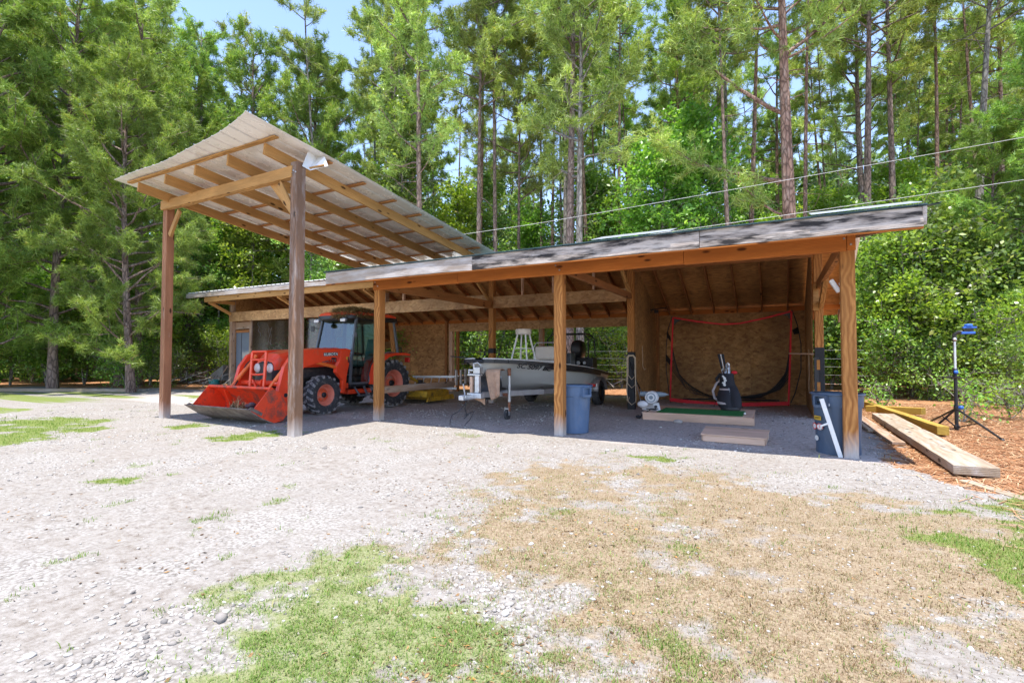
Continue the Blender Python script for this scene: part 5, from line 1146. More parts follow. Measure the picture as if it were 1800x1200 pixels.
# helm seat with rail, wheel, console
MB().box(XB - .36, XB + .36, 11.55, 11.95, .98, 1.18).build('seat_box', M['hull_in'], bt, bevel=.03)
MB().box(XB - .34, XB + .34, 11.58, 11.72, 1.185, 1.53).build('seat_back', M['cream'], bt, bevel=.05)
MB().tube([(XB - .37, 11.62, 1.1), (XB - .37, 11.60, 1.5), (XB - .28, 11.60, 1.62), (XB + .28, 11.60, 1.62), (XB + .37, 11.60, 1.5), (XB + .37, 11.62, 1.1)], .016, 8).build('seat_rail', M['silver'], bt, smooth=True)
MB().box(XB - .3, XB + .3, 12.5, 12.85, .92, 1.36).build('console', M['cab_grey'], bt, bevel=.03)
st = MB(); st.lathe((0, 0, 0), [(.17 + .014 * math.cos(t_), .014 * math.sin(t_)) for t_ in np.linspace(0, 2 * math.pi, 9)], 24); st.box(-.16, .16, -.012, .012, -.01, .01); st.box(-.012, .012, -.16, .16, -.01, .01)
MS = Matrix.Translation((XB + .05, 12.42, 1.40)) @ Matrix.Rotation(R(62), 4, 'X'); st.v = [MS @ v for v in st.v]; st.build('steering_wheel', M['black'], bt, smooth=True)
mb = MB()
for k, (x, y, z, r_) in enumerate(((.28, 12.9, 1.10, .06), (.42, 13.0, 1.08, .07), (.55, 13.1, 1.10, .05), (.3, 13.1, 1.2, .04))): mb.lathe((XB + x, y, z), [(.001, -.05), (r_, -.05), (r_, .05), (.001, .05)], 16, 'Y')
mb.box(XB + .15, XB + .75, 12.95, 13.3, .95, 1.24).build('tackle_gear', M['black'], bt, bevel=.01)
for a_, r_ in ((.38, .05), (.55, .04)): MB().lathe((XB + a_, 12.90, 1.10), [(.001, -.06), (r_, -.06), (r_, -.04)], 16, 'Y').build('gauge', M['silver'], bt)
MB().lathe((XB + .52, 13.1, 1.1), [(.2, 0), (.2, .02), (.001, .02)], 3).build('pad', M['black'], bt)
# pipe frame over the stern
fr_ = MB()
for y in (13.0, 13.55):
    fr_.tube([(XB - .62, y, .95), (XB - .60, y, 1.75), (XB - .45, y, 1.90), (XB + .45, y, 1.90), (XB + .60, y, 1.75), (XB + .62, y, .95)], .018, 8)
for x in (-.45, 0, .45): fr_.tube([(XB + x, 13.0, 1.90), (XB + x, 13.55, 1.90)], .016, 8)
fr_.build('pipe_frame', M['dark_metal'], bt, smooth=True)
# outboard
om = thing('outboard_motor', 'black outboard motor tilted on the stern of the grey skiff', 'boat motor', (XB, 13.8, .8))
cw = MB(); secs = []
for z, w_, y0, y1 in ((1.22, .12, 13.66, 13.98), (1.30, .17, 13.60, 14.10), (1.45, .20, 13.58, 14.14), (1.60, .19, 13.60, 14.10), (1.70, .15, 13.66, 14.02), (1.75, .07, 13.74, 13.92)):
    secs.append([(XB + w_ * math.copysign(abs(math.cos(a)) ** .6, math.cos(a)), (y0 + y1) / 2 + (y1 - y0) / 2 * math.copysign(abs(math.sin(a)) ** .6, math.sin(a)), z) for a in [2 * math.pi * (k + .5) / 20 for k in range(20)]])
loft(secs).build('cowl', M['black'], om, smooth=True, sharp=60)
MB().box(XB - .07, XB + .07, 13.72, 13.95, .45, 1.22).box(XB - .14, XB + .14, 13.62, 13.72, .7, 1.0).build('midsection', M['black'], om, bevel=.02)
MB().prism([(13.75, .45), (13.95, .45), (13.9, .2), (13.8, .2)], 'X', XB - .015, XB + .015).lathe((XB, 13.8, .36), [(.001, -.12), (.045, -.05), (.05, .1), (.03, .2), (.001, .24)], 12, 'Y').build('lower_unit', M['black'], om)
for k, (x, y) in enumerate(((-.5, 9.3), (-.25, 9.5))):
    t_ = MB().tube([(XB + x, y, 1.2), (XB + x + .05, y + .3, 1.9)], [.012, .004], 6).tube([(XB + x + .005, y + .04, 1.32), (XB + x + .04, y + .06, 1.30)], .03, 8).build('fishing_rod', M['black'], None, smooth=True)
    tag(t_, ('thin black fishing rod leaning nearest the bow', 'thin black fishing rod leaning nearest the tower seat')[k], 'fishing rod')
t_ = MB().tube([W(792, 626, D=10.6), W(820, 629, D=10.5), W(852, 635, D=10.4)], [.010, .014, .018], 8).build('push_pole', M['black'], None, smooth=True); tag(t_, 'black pole sticking forward over the bow of the skiff', 'pole')
# trailer
tl = thing('boat_trailer', 'aluminium boat trailer under the grey skiff with rusty tongue jack', 'trailer', (XB, 12.0, 0))
for s in (-1, 1):
    MB().bar((XB + s * .08, 8.35, .52), (XB + s * .62, 10.0, .50), .05, .11).bar((XB + s * .62, 9.98, .50), (XB + s * .70, 13.7, .40), .05, .11).build('frame_rail', M['trailer'], tl, bevel=.006)
    mb = MB().bar((XB + s * .45, 10.2, .60), (XB + s * .45, 13.4, .50), .09, .04); mb.build('bunk', M['dark_metal'], tl)
MB().bar((XB, 7.95, .50), (XB, 9.6, .50), .08, .09).build('tongue', M['silver'], tl, bevel=.008)
for y in (10.4, 11.6, 12.7): MB().bar((XB - .66, y, .46), (XB + .66, y, .46), .05, .06).build('cross_member', M['trailer'], tl)
MB().tube([(XB - .95, 12.7, .32), (XB + .95, 12.7, .32)], .03, 10).build('axle', M['dark_metal'], tl)
for s in (-1, 1):
    x = XB + s * .98; t_ = MB().lathe((x, 12.7, .325), [(.19, -.085), (.26, -.10), (.30, -.09), (.322, -.06), (.325, 0), (.322, .06), (.30, .09), (.26, .10), (.19, .085)], 36, 'X').build('wheel', M['rubber'], tl, smooth=True, sharp=50)
    MB().lathe((x, 12.7, .325), [(.19, s * .08), (.185, s * .04), (.12, s * .03), (.08, s * .06), (.001, s * .06)], 24, 'X').build('rim', M['black'], t_, smooth=True)
    fp = [(math.cos(a) * .40, math.sin(a) * .40) for a in np.linspace(R(5), R(175), 12)]; mb = MB(); vs = []
    for (a, b) in fp: vs += [(x - .13, 12.7 + a, .34 + b), (x + .13, 12.7 + a, .34 + b)]
    mb.add(vs, [(2 * k, 2 * k + 1, 2 * k + 3, 2 * k + 2) for k in range(len(fp) - 1)]); o = mb.build('fender', M['trailer'], tl, smooth=True); o.modifiers.new('t', 'SOLIDIFY').thickness = .012
    MB().box(x - .13, x - .02 + .1, 12.25, 12.28, .50, .57).build('marker_light', M['taillight'], tl)
MB().box(XB + .98 + .09, XB + .98 + .12, 12.25, 12.28, .50, .57).build('marker_light', M['letter_white'], tl)
MT = Matrix(((0, .0, 1, XB + .585), (1, 0, 0, 9.72), (0, 1, 0, .495), (0, 0, 0, 1))) @ Matrix.Rotation(R(0), 4, 'Z')
# coupler
MB().bar((XB, 7.72, .50), (XB, 8.0, .50), .11, .09).lathe((XB, 7.80, .46), [(.001, .0), (.055, .0), (.065, .04), (.06, .09), (.001, .10)], 14).bar((XB, 7.86, .55), (XB, 7.80, .76), .025, .03).build('coupler', M['silver'], tl, bevel=.01)
# winch post
MB().bar((XB, 9.05, .55), (XB + .02, 8.95, .95), .07, .05, up=(0, 1, 0)).bar((XB + .18, 8.72, .70), (XB + .18, 9.08, .97), .07, .09).box(XB + .14, XB + .22, 8.98, 9.14, .92, 1.02).build('winch_post', M['silver'], tl, bevel=.006)
MB().lathe((XB + .13, 9.0, .98), [(.001, -.06), (.085, -.06), (.085, -.045), (.035, -.04), (.035, .04), (.085, .045), (.085, .06), (.001, .06)], 20, 'X').bar((XB + .2, 9.0, .98), (XB + .24, 9.02, 1.02), .02, .02).bar((XB + .24, 8.98, 1.02), (XB + .26, 9.24, 1.01), .03, .03).build('winch', M['black'], tl, smooth=True)
# jack with wheel
jp = W(893, 738, Z=0); jx, jy = jp.x, jp.y + .05
MB().tube([(jx, jy, .98), (jx, jy, .36)], .032, 14).build('jack_tube', M['galv'], tl, smooth=True); MB().tube([(jx, jy, 1.03), (jx, jy, .88)], .036, 14).tube([(jx, jy, .40), (jx, jy, .17)], .026, 12).bar((XB, jy, .50), (jx, jy, .50), .05, .06).build('jack_leg', M['rust'], tl, smooth=True)
t_ = MB().lathe((jx - .045, jy, .10), [(.045, -.025), (.10, -.028), (.102, 0), (.10, .028), (.045, .025)], 24, 'X').build('jack_wheel', M['rubber'], tl, smooth=True); MB().lathe((jx - .045, jy, .10), [(.001, -.03), (.045, -.03), (.045, .03), (.001, .03)], 16, 'X').build('hub', M['black'], t_)
MB().bar((jx + .0, jy, .25), (jx + .0, jy, .09), .012, .05, up=(0, 1, 0)).bar((jx - .09, jy, .25), (jx - .09, jy, .09), .012, .05, up=(0, 1, 0)).bar((jx - .09, jy, .22), (jx, jy, .22), .05, .02).build('jack_fork', M['galv'], tl)
MB().tube([(XB + .02, 7.86, .46), (XB + .01, 7.84, .30), (XB + .02, 7.9, .16), (XB - .02, 7.86, .10)], .010, 6).tube([(XB + .03, 7.9, .44), (XB - .10, 7.80, .24), (XB - .16, 7.72, .20), (XB - .22, 7.74, .16), (XB - .2, 7.66, .03), (XB - .17, 7.62, .01)], .008, 6).tube([(XB, 7.84, .16), (XB + .12, 7.86, .22), (XB + .22, 7.84, .26), (XB + .18, 7.74, .10), (XB + .12, 7.66, .01)], .008, 6).build('safety_chain', M['black'], tl, smooth=True)
# black spare wheel carried upright on the tongue with a silver bracket, tan towel over it
sw = thing('spare_wheel', 'black spare tyre standing upright on the trailer tongue under a tan towel', 'spare wheel', (XB + .02, 8.42, .5))
tc_ = W(857, 676, Y=8.62)
t_ = MB().lathe(tc_, [(.17, -.08), (.24, -.10), (.285, -.085), (.298, 0), (.285, .085), (.24, .10), (.17, .08)], 36, 'Y').build('tyre', M['black'], sw, smooth=True)
MB().lathe(tc_, [(.17, -.07), (.10, -.03), (.001, -.03)], 24, 'Y').build('rim', M['dark_metal'], sw, smooth=True)
br = thing('tongue_bracket', 'silver clamp bracket with upright legs on the trailer tongue before the boat', 'bracket', (XB + .05, 8.2, .5))
bx, by = XB + .06, 8.12
MB().box(bx - .15, bx + .16, by - .06, by + .08, .47, .57).build('base_plate', M['silver'], br, bevel=.006)
MB().box(bx + .0, bx + .09, by - .02, by + .06, .575, .90).build('upright', M['silver'], br, bevel=.006); MB().box(bx - .11, bx - .055, by - .02, by + .04, .575, .88).build('wood_block', M['raw'], br, bevel=.004)
MB().box(bx - .15, bx + .12, by - .04, by + .07, .90, .935).box(bx - .13, bx + .0, by - .05, by + .05, .99, 1.02).box(bx - .13, bx - .10, by - .05, by + .05, .94, .985).box(bx - .02, bx + .13, by - .05, by + .08, .945, 1.06).build('top_clamp', M['galv'], br, bevel=.005)
MB().tube([(bx - .03, by, 1.05), (bx - .03, by, 1.13), (bx + .05, by, 1.15), (bx + .1, by + .05, 1.1)], .012, 8).build('hook', M['silver'], br, smooth=True)
# towel: cloth sheet folding over the tyre top and hanging
mb = MB(); nu, nv = 18, 16; vs = []
for j in range(nv + 1):
    f = j / nv
    for i in range(nu + 1):
        t_ = i / nu; top0, top1 = W(853, 652, Y=8.44), W(879, 651, Y=8.50); p = top0.lerp(top1, t_)
        if f < .18: q = f / .18; p = p + Vector((0, .20 * (1 - q), .04 * math.sin(q * 3.14) + .0))
        else:
            q = (f - .18) / .82; p = p + Vector((.19 * q * (1 - .45 * t_), -.05 * math.sin(q * 2), -(.56 - .08 * t_) * q)); p += Vector((-.06 * q * t_, 0, 0)) + Vector((0, -.022 * math.sin(t_ * 19 + q * 2), 0)) * q + Vector((0, -.03 * math.sin(t_ * 8 + 1), 0)) * q
        vs.append(p)
mb.add(vs, [(j * (nu + 1) + i, j * (nu + 1) + i + 1, (j + 1) * (nu + 1) + i + 1, (j + 1) * (nu + 1) + i) for j in range(nv) for i in range(nu)])
o = mb.build('towel', M['towel'], None, smooth=True, sharp=80); o.modifiers.new('t', 'SOLIDIFY').thickness = .008; tag(o, 'crumpled tan towel hanging over the spare tyre at the boat bow', 'towel')
# rusted fold below bracket
o = MB().add([(bx - .12, by + .1, .46), (bx + .16, by + .1, .46), (bx + .15, by + .12, .34), (bx + .05, by + .12, .40)], [(0, 1, 2, 3)]).build('cloth_rag', M['towel'], None); o.modifiers.new('t', 'SOLIDIFY').thickness = .008; tag(o, 'small brown rag caught under the silver bracket', 'rag')
# cream picket panel
pf = thing('picket_panel', 'short cream picket panel next to the tractor bay rail', 'fence panel', (XP[3], 10.8, .4))
mb = MB().bar((XP[3] + .02, 10.15, .74), (XP[3] + .02, 11.85, .72), .03, .08).build('rail', M['old'], pf)
for k in range(9): y = 10.15 + k * .205; MB().box(XP[3] + .036, XP[3] + .056, y, y + .075, .565 + .01 * (k % 3), .935 + .008 * (k % 4)).build('picket', M['cream'], pf, bevel=.003)
# ------------------------------------------------------------------ rubbish bins
M['bin'] = paint('blue_grey_bin_plastic', (.085, .145, .25), .5, var=.10, scale=5, dirt=(.14, .18, .25), dirt_amt=.4, bmp=.06)
M['bin2'] = paint('grey_blue_bin_plastic', (.06, .095, .15), .5, var=.10, scale=5, dirt=(.10, .125, .17), dirt_amt=.4, bmp=.06)
M['cherry'] = paint('red_ribbon', (.62, .012, .02), .7, var=.15)
M['green_mat'] = paint('green_turf', (.035, .15, .04), .95, var=.3, scale=40, bmp=.6)
M['grey_cloth'] = paint('grey_fabric', (.40, .34, .33), .8, var=.2)
M['navy_cloth'] = paint('black_navy_fabric', (.012, .012, .017), .75, var=.4, scale=8)
M['blue'] = paint('blue_plastic', (.03, .13, .50), .4, var=.15)
M['rope'] = paint('tan_rope', (.52, .40, .28), .9, var=.25, scale=40)
M['machine_white'] = paint('machine_white', (.70, .70, .70), .4, var=.06)
M['machine_grey'] = paint('machine_blue_grey', (.22, .27, .31), .4, var=.12)
def rubbish_bin(x, y, rz, m, lab):
    b = thing('trash_can', lab, 'trash can', (x, y, 0), rz); r0, r1, h = (.235, .285, .775) if x < 0 else (.25, .288, .79)
    prof = []; nn = 64; mb = MB(); zs_ = [0, .02, .18, .60, .615, .70, .745, .775]; vs = []
    for j, z in enumerate(zs_):
        for k in range(nn):
            a = 2 * math.pi * k / nn; r_ = r0 + (r1 - r0) * z / h
            groove = 1 if (z > .03 and z < .605 and (math.cos(a * 6) > -.2)) else 0
            r_ -= .010 * groove
            if z >= .615: r_ += .006
            vs.append((r_ * math.cos(a), r_ * math.sin(a), z))
    for z, r_ in ((.774, r1 - .01), (.4, r1 - .035), (.03, r0 - .012)):
        for k in range(nn): a = 2 * math.pi * k / nn; vs.append((r_ * math.cos(a), r_ * math.sin(a), z))
    nl = len(zs_) + 3; fs = [(j * nn + k, j * nn + (k + 1) % nn, (j + 1) * nn + (k + 1) % nn, (j + 1) * nn + k) for j in range(nl - 1) for k in range(nn)]
    fs += [tuple(reversed(range(nn))), tuple(range((nl - 1) * nn, nl * nn))]
    mb.add(vs, fs).build('body', m, b, smooth=True, sharp=32, local=True)
    MB().lathe((0, 0, 0), [(r1 - .012, .765), (r1 + .022, .765), (r1 + .026, .772), (r1 + .022, .788), (r1 - .012, .788)], 64).build('rim', m, b, smooth=True, local=True)
    for s in (0, math.pi):
        hb_ = MB(); c, s_ = math.cos(s), math.sin(s)
        for dy in (-.075, .075): hb_.box(r1 - .01, r1 + .055, dy - .009, dy + .009, .60, .765)
        hb_.box(r1 + .035, r1 + .055, -.075, .075, .60, .64).box(r1 - .01, r1 + .055, -.08, .08, .748, .765)
        for i, v in enumerate(hb_.v): hb_.v[i] = Vector((v.x * c - v.y * s_, v.x * s_ + v.y * c, v.z))
        hb_.build('handle', m, b, local=True, bevel=.004)
    return b
cx_, cy_ = -3.07, 7.98
b1 = rubbish_bin(cx_, cy_, R(-30), M['bin'], 'blue plastic trash can behind the middle front post')
b2 = rubbish_bin(.665, 7.86, R(50), M['bin2'], 'dark blue trash can with stickers behind the right-hand front post')
def sticker(px, py, rad, m, name='sticker', ring=None, sq=None, glyph=None):
    """round or square sticker on the camera side of the second bin"""
    bx_, by_ = .665, 7.86; p = None
    for Y_ in np.arange(7.4, 7.86, .004):     # march along the sight line to the bin's skin
        q = W(px, py, Y=Y_); rr = .25 + .038 * q.z / .775 + .006
        if (q.x - bx_) ** 2 + (q.y - by_) ** 2 <= rr * rr: p = q; break
    if p is None: return
    n = Vector((p.x - bx_, p.y - by_, 0)).normalized(); u = Vector((-n.y, n.x, 0)); o_ = p + n * .006; up = Vector((0, 0, 1))
    MT = Matrix(((u.x, 0, n.x, o_.x), (u.y, 0, n.y, o_.y), (0, 1, 0, o_.z), (0, 0, 0, 1)))
    def disc(r_, k, off, sq_=None):
        if sq_: pts = [(-sq_[0], -sq_[1]), (sq_[0], -sq_[1]), (sq_[0], sq_[1]), (-sq_[0], sq_[1])]
        else: pts = [(r_ * math.cos(2 * math.pi * i / k), r_ * math.sin(2 * math.pi * i / k)) for i in range(k)]
        return [MT @ Vector((a * 1.35, b, off)) for a, b in pts]
    v = disc(rad, 24, 0, sq); o = MB().add(v, [tuple(range(len(v)))]).build(name, m, b2)
    if ring: v = disc(rad * .72, 24, .001); MB().add(v, [tuple(range(len(v)))]).build('ring_centre', ring, o)
    if glyph: text_mesh('print', glyph[0], glyph[1], glyph[2], o, MT @ Matrix.Translation((0, 0, .002)), .0003)
sticker(1452.5, 711, .033, M['letter_white'], glyph=('S', .04, M['machine_grey']))
sticker(1438, 734, .05, M['yellow'], sq=(.045, .026), glyph=('INDY', .035, M['black']))
sticker(1433, 748, .045, M['cherry'], ring=M['letter_white']); sticker(1441.5, 749.5, .044, M['letter_white'], ring=None, glyph=None)
sticker(1441.5, 749.5, .0441, M['cherry'], ring=M['letter_white'], glyph=('2', .045, M['cherry']))
sticker(1436.5, 769, .034, M['letter_white'])
sticker(1437, 706, .05, M['black'], sq=(.05, .010)); sticker(1438, 712, .02, M['black'], sq=(.022, .012))
# white strip leaning on the bin
p0, p1 = W(1478, 804, Z=0.0), W(1444, 700.5, Y=7.50)
wp = thing('white_pipe_piece', 'white plastic strip with a short side arm leaning on the stickered trash can', 'plastic pipe', (p0.x, p0.y, 0))
beam('strip', p0, p1, .05, .018, M['white_paint'], wp, up=(0, -1, .2), bevel=.003); pm = p0.lerp(p1, .58); beam('side_arm', pm + Vector((-.01, -.012, .0)), pm + Vector((-.10, -.012, -.04)), .022, .018, M['white_paint'], wp, up=(0, -1, 0), bevel=.003)

# ------------------------------------------------------------------ golf practice corner
pl = thing('hitting_platform', 'low wooden platform of raw lumber in the golf bay', 'platform', (-1.45, 10.9, 0))
beam('front_board', (-2.45, 10.18, .065), (-.42, 10.18, .065), .04, .13, M['raw'], pl, up=(0, -1, 0).__class__((0, 0, 1)))
beam('side_board', (-.44, 10.205, .065), (-.50, 11.7, .065), .04, .12, M['raw'], pl); beam('side_board', (-2.43, 10.205, .065), (-2.47, 11.7, .065), .04, .12, M['raw'], pl); beam('back_board', (-2.47, 11.72, .065), (-.48, 11.72, .065), .04, .12, M['raw'], pl)
MB().box(-2.47, -.46, 10.17, 11.74, .131, .147).build('top_sheet', M['raw'], pl)
m_ = MB().box(-2.20, -.62, 10.27, 11.2, .149, .158).build('golf_mat', M['green_mat'], None, bevel=.004); tag(m_, 'green artificial turf mat on the wooden platform', 'golf mat')
n = 26000; P = np.column_stack([rng.uniform(-2.19, -.63, n), rng.uniform(10.28, 11.19, n)]); v = blades(8, 9, .4)[rng.integers(0, 8, n)] * .010
v[:, :, 0] *= 2; v = (v + np.column_stack([P, np.full(n, .157)])[:, None, :]).reshape(-1, 3); tf = np.array([[0, 1, 2], [0, 2, 3], [3, 2, 4]]); F = (tf[None] + (np.arange(n) * 5)[:, None, None]).reshape(-1, 3)
o = link('turf_pile', mesh_np('turf_pile', v, F), island_mat('turf_fibre', [(0, (.015, .08, .02)), (1, (.04, .17, .05))], .7), m_); o['kind'] = 'stuff'
sp = thing('step_box', 'small low wooden step in front of the golf platform', 'step', (-.62, 8.4, 0))
beam('front_board', (-1.03, 8.02, .045), (-.20, 7.98, .045), .035, .09, M['raw'], sp); beam('side_board', (-1.04, 8.06, .045), (-1.06, 8.8, .045), .035, .09, M['raw'], sp); beam('side_board', (-.20, 8.02, .045), (-.18, 8.78, .045), .035, .09, M['raw'], sp)
MB().add([(-1.06, 7.99, .094), (-.18, 7.95, .094), (-.15, 8.80, .106), (-1.09, 8.83, .106), (-1.06, 7.99, .110), (-.18, 7.95, .110), (-.15, 8.80, .121), (-1.09, 8.83, .121)], [(3, 2, 1, 0), (4, 5, 6, 7), (0, 1, 5, 4), (1, 2, 6, 5), (2, 3, 7, 6), (3, 0, 4, 7)]).build('top_sheet', M['raw'], sp)
# net
nt_ = thing('golf_net', 'red edged black golf practice net with bent side poles', 'net', (-1.2, 14.2, 0))
YN = 14.2
def nW(px, py, dy=0): return W(px, py, Y=YN + dy)
def ribbon(name, pts, w, m=None):
    mb = MB()
    for a, b in zip(pts[:-1], pts[1:]): mb.bar(a, b, .012, w, up=(0, 0, 1) if abs((b - a).normalized().z) < .7 else (0, -1, 0)) if abs((b - a).normalized().z) < .7 else mb.bar(a, b, w, .012, up=(0, -1, 0))
    mb.build(name, m or M['cherry'], nt_)
ribbon('top_band', [nW(1183, 558), nW(1225, 565), nW(1270, 570), nW(1300, 568.5), nW(1345, 559), nW(1391, 547)], .042)
ribbon('side_band', [nW(1183, 558), nW(1180, 640), nW(1178, 703)], .042); ribbon('side_band', [nW(1391, 547), nW(1389, 630), nW(1386, 713)], .042)
ribbon('bottom_band', [nW(1178, 702, -.02), nW(1230, 708, -.03), nW(1290, 711, -.04), nW(1340, 710, -.03), nW(1386, 709, -.02)], .095)
def pole(name, pts, r_=.012): MB().tube(pts, r_, 8).build(name, M['black'], nt_, smooth=True)
pole('pole', [nW(1181.5, 556), nW(1174, 580, .1), nW(1171, 610, .15), nW(1171, 650, .15), nW(1176, 690, .1), nW(1179, 708)])
pole('pole', [nW(1392, 544), nW(1402, 572, .12), nW(1408, 605, .2), nW(1408, 650, .2), nW(1398, 690, .15), nW(1390, 708)])
for q_ in ([nW(1185, 560), nW(1198, 562), nW(1190, 566), nW(1185, 572)], [nW(1389, 549), nW(1374, 553), nW(1384, 555), nW(1389, 562)]): MB().add(q_, [(0, 1, 2, 3)]).build('corner_patch', M['black'], nt_)
for q_ in ([nW(1172, 582, .1), nW(1179, 592), nW(1179, 600), nW(1172, 592, .1)], [nW(1171, 622, .1), nW(1179, 632), nW(1178, 642), nW(1171, 634, .1)], [nW(1392, 580), nW(1403, 574, .1), nW(1405, 586, .1), nW(1396, 588)]): MB().add(q_, [(0, 1, 2, 3)]).build('strap_patch', M['black'], nt_)
m, nt, bs = new_mat('black_net_mesh'); v = coords(nt, offs_rand=False)      # real holes: a fine net with transparent openings
sx_ = nt.nodes.new('ShaderNodeSeparateXYZ'); nt.links.new(v, sx_.inputs[0])
f1 = math_(nt, 'FRACT', math_(nt, 'MULTIPLY', math_(nt, 'ADD', sx_.outputs[0], sx_.outputs[2]), 38)); f2 = math_(nt, 'FRACT', math_(nt, 'MULTIPLY', math_(nt, 'SUBTRACT', sx_.outputs[0], sx_.outputs[2]), 38))
al = math_(nt, 'MAXIMUM', math_(nt, 'GREATER_THAN', f1, .955), math_(nt, 'GREATER_THAN', f2, .955)); nt.links.new(al, bs.inputs['Alpha']); bs.inputs['Base Color'].default_value = (.012, .012, .014, 1)
M['net'] = m
mb = MB(); nu, nv = 24, 14; vs = []
for j in range(nv + 1):
    for i in range(nu + 1):
        u_, w_ = i / nu, j / nv; tp = nW(1183, 558).lerp(nW(1391, 547), u_) - Vector((0, 0, .24 * math.sin(math.pi * u_) * 1.0)); bt_ = nW(1178, 704).lerp(nW(1386, 713), u_); p = tp.lerp(bt_, w_)
        p.y += .62 * math.sin(math.pi * u_) ** .6 * math.sin(min(1, w_ * 1.1) * math.pi * .62) + .03 * math.sin(u_ * 30 + w_ * 5); p.y = min(p.y, 15.12); vs.append(p)
mb.add(vs, [(j * (nu + 1) + i, j * (nu + 1) + i + 1, (j + 1) * (nu + 1) + i + 1, (j + 1) * (nu + 1) + i) for j in range(nv) for i in range(nu)]).build('netting', M['net'], nt_, smooth=True)
# bunched netting draped in the lower corners
mb = MB()
for k in range(9):
    mb.tube([nW(1180, 600 + k * 6, .05), nW(1190 + k * 2, 650 + k * 4, .3), nW(1215 + k * 6, 690 + k * 1.2, .5), nW(1250 + k * 12, 699, .62)], .006 + .002 * (k % 3), 4)
for k in range(16):
    mb.tube([nW(1390, 575 + k * 6, .05), nW(1388 - k * 1.2, 640 + k * 3, .3), nW(1372 - k * 3, 682 + k * 1.2, .5), nW(1335 - k * 6, 699, .62)], .010 + .004 * (k % 3), 4)
mb.tube([nW(1200, 701, .5), nW(1290, 702, .6), nW(1370, 704, .45)], .022, 6)
mb.build('bunched_netting', M['black'], nt_, smooth=True)
# golf bag
bg_p = W(1283, 722, Z=.16); gx, gy = bg_p.x, bg_p.y + .16
gb = thing('golf_bag', 'black and grey stand golf bag full of clubs on the green mat', 'golf bag', (gx, gy, .16))
def bagpt(t, a, r_): return Vector((gx - .10 * t + r_ * math.cos(a), gy + .26 * t + r_ * .85 * math.sin(a), .17 + .74 * t))
rads = [(0, .17), (.04, .19), (.12, .19), (.3, .18), (.6, .165), (.85, .14), (.97, .15), (1.0, .145)]
loft([[bagpt(t, 2 * math.pi * k / 20, r_) for k in range(20)] for t, r_ in rads]).build('bag_body', M['navy_cloth'], gb, smooth=True, sharp=50)
def patch(name, t0, t1, a0, a1, out, m, sh=0):
    mb = MB(); vs = []; K = 8
    for j in range(K + 1):
        for i in range(K + 1):
            t = t0 + (t1 - t0) * j / K; a = a0 + (a1 - a0) * i / K + sh * (j / K); r_ = np.interp(t, [q[0] for q in rads], [q[1] for q in rads]) + .006 + out * (math.sin(math.pi * i / K) * math.sin(math.pi * min(1, j / K * .9 + .1))) ** .6
            vs.append(bagpt(t, a, r_))
    mb.add(vs, [(j * (K + 1) + i, j * (K + 1) + i + 1, (j + 1) * (K + 1) + i + 1, (j + 1) * (K + 1) + i) for j in range(K) for i in range(K)]); mb.build(name, m, gb, smooth=True)
patch('front_pocket', .06, .55, R(190), R(285), .10, M['navy_cloth']); patch('grey_panel',   .13, .28, R(198), R(280), .105, M['grey_cloth'], -.2); patch('grey_band', .50, .58, R(200), R(290), .01, M['grey_cloth']); patch('side_pocket', .06, .66, R(285), R(365), .07, M['navy_cloth']); patch('piping', .12, .60, R(276), R(284), .012, M['machine_grey'])
MB().lathe((gx, gy, .165), [(.001, 0), (.19, 0), (.198, .03), (.19, .06), (.18, .065)], 24).build('base_cup', M['black'], gb, smooth=True)
for k in range(5): a = R(215 + k * 22); MB().sphere((gx + .19 * math.cos(a), gy + .17 * math.sin(a), .205), .009, 8, 6).build('stud', M['silver'], gb)
g = np.random.default_rng(12)
for k in range(11):
    a = g.uniform(0, 6.28); r_ = g.uniform(.02, .09); p = bagpt(.9, a, r_); q = p + Vector((g.normal(-.03, .03), g.normal(.06, .03), g.uniform(.10, .26)))
    c_ = MB().tube([p, q], .006, 6).build('club', M['silver'], gb, smooth=True); MB().bar(q, q + Vector((g.uniform(-.05, .05), -.03, .045)), .022, .035).build('club_head', M['galv'], c_, bevel=.005)
for k, (dx, m) in enumerate(((-.05, 'navy_cloth'), (-.01, 'white_paint'), (.03, 'navy_cloth'))): p = bagpt(.95, 2.0, .03) + Vector((dx, 0, 0)); MB().tube([p, p + Vector((-.07, .12, .30)), p + Vector((-.10, .16, .44))], [.014, .022, .026] if k != 1 else [.006, .010, .012], 10).build('driver_cover', M[m], gb, smooth=True)
MB().sphere(bagpt(1.0, 0, .10) + Vector((.06, 0, .02)), .05, 12, 8, (1.2, .8, .8)).build('red_head_cover', M['cherry'], gb, smooth=True)
p = bagpt(.72, R(250), .15)
for k in range(7): MB().tube([p + Vector((-.03 + .02 * (k % 3), -.01, .16 - k * .045)), p + Vector((.02 + .015 * ((k + 1) % 3), -.02, .10 - k * .045))], [.02, .014], 6).build('tag_glove', M['letter_white'], gb)
MB().tube([bagpt(.8, R(185), .13), bagpt(.70, R(185), .22), bagpt(.5, R(185), .30), bagpt(.3, R(185), .28), bagpt(.22, R(190), .17)], .026, 8).build('strap', M['grey_cloth'], gb, smooth=True)
MB().tube([bagpt(.95, R(180), .12), bagpt(.85, R(180), .20), bagpt(.66, R(180), .17)], .035, 8).build('shoulder_pad', M['navy_cloth'], gb, smooth=True)
for dx in (-.28, .02): MB().tube([bagpt(.85, R(120), .1), (gx - .1 + dx, gy + .52, .165)], .007, 6).build('stand_leg', M['black'], gb)
bl = MB().sphere((-.60, 10.55, .178), .0215, 12, 8).build('golf_ball', M['letter_white'], None, smooth=True); tag(bl, 'white golf ball on the corner of the platform', 'golf ball')
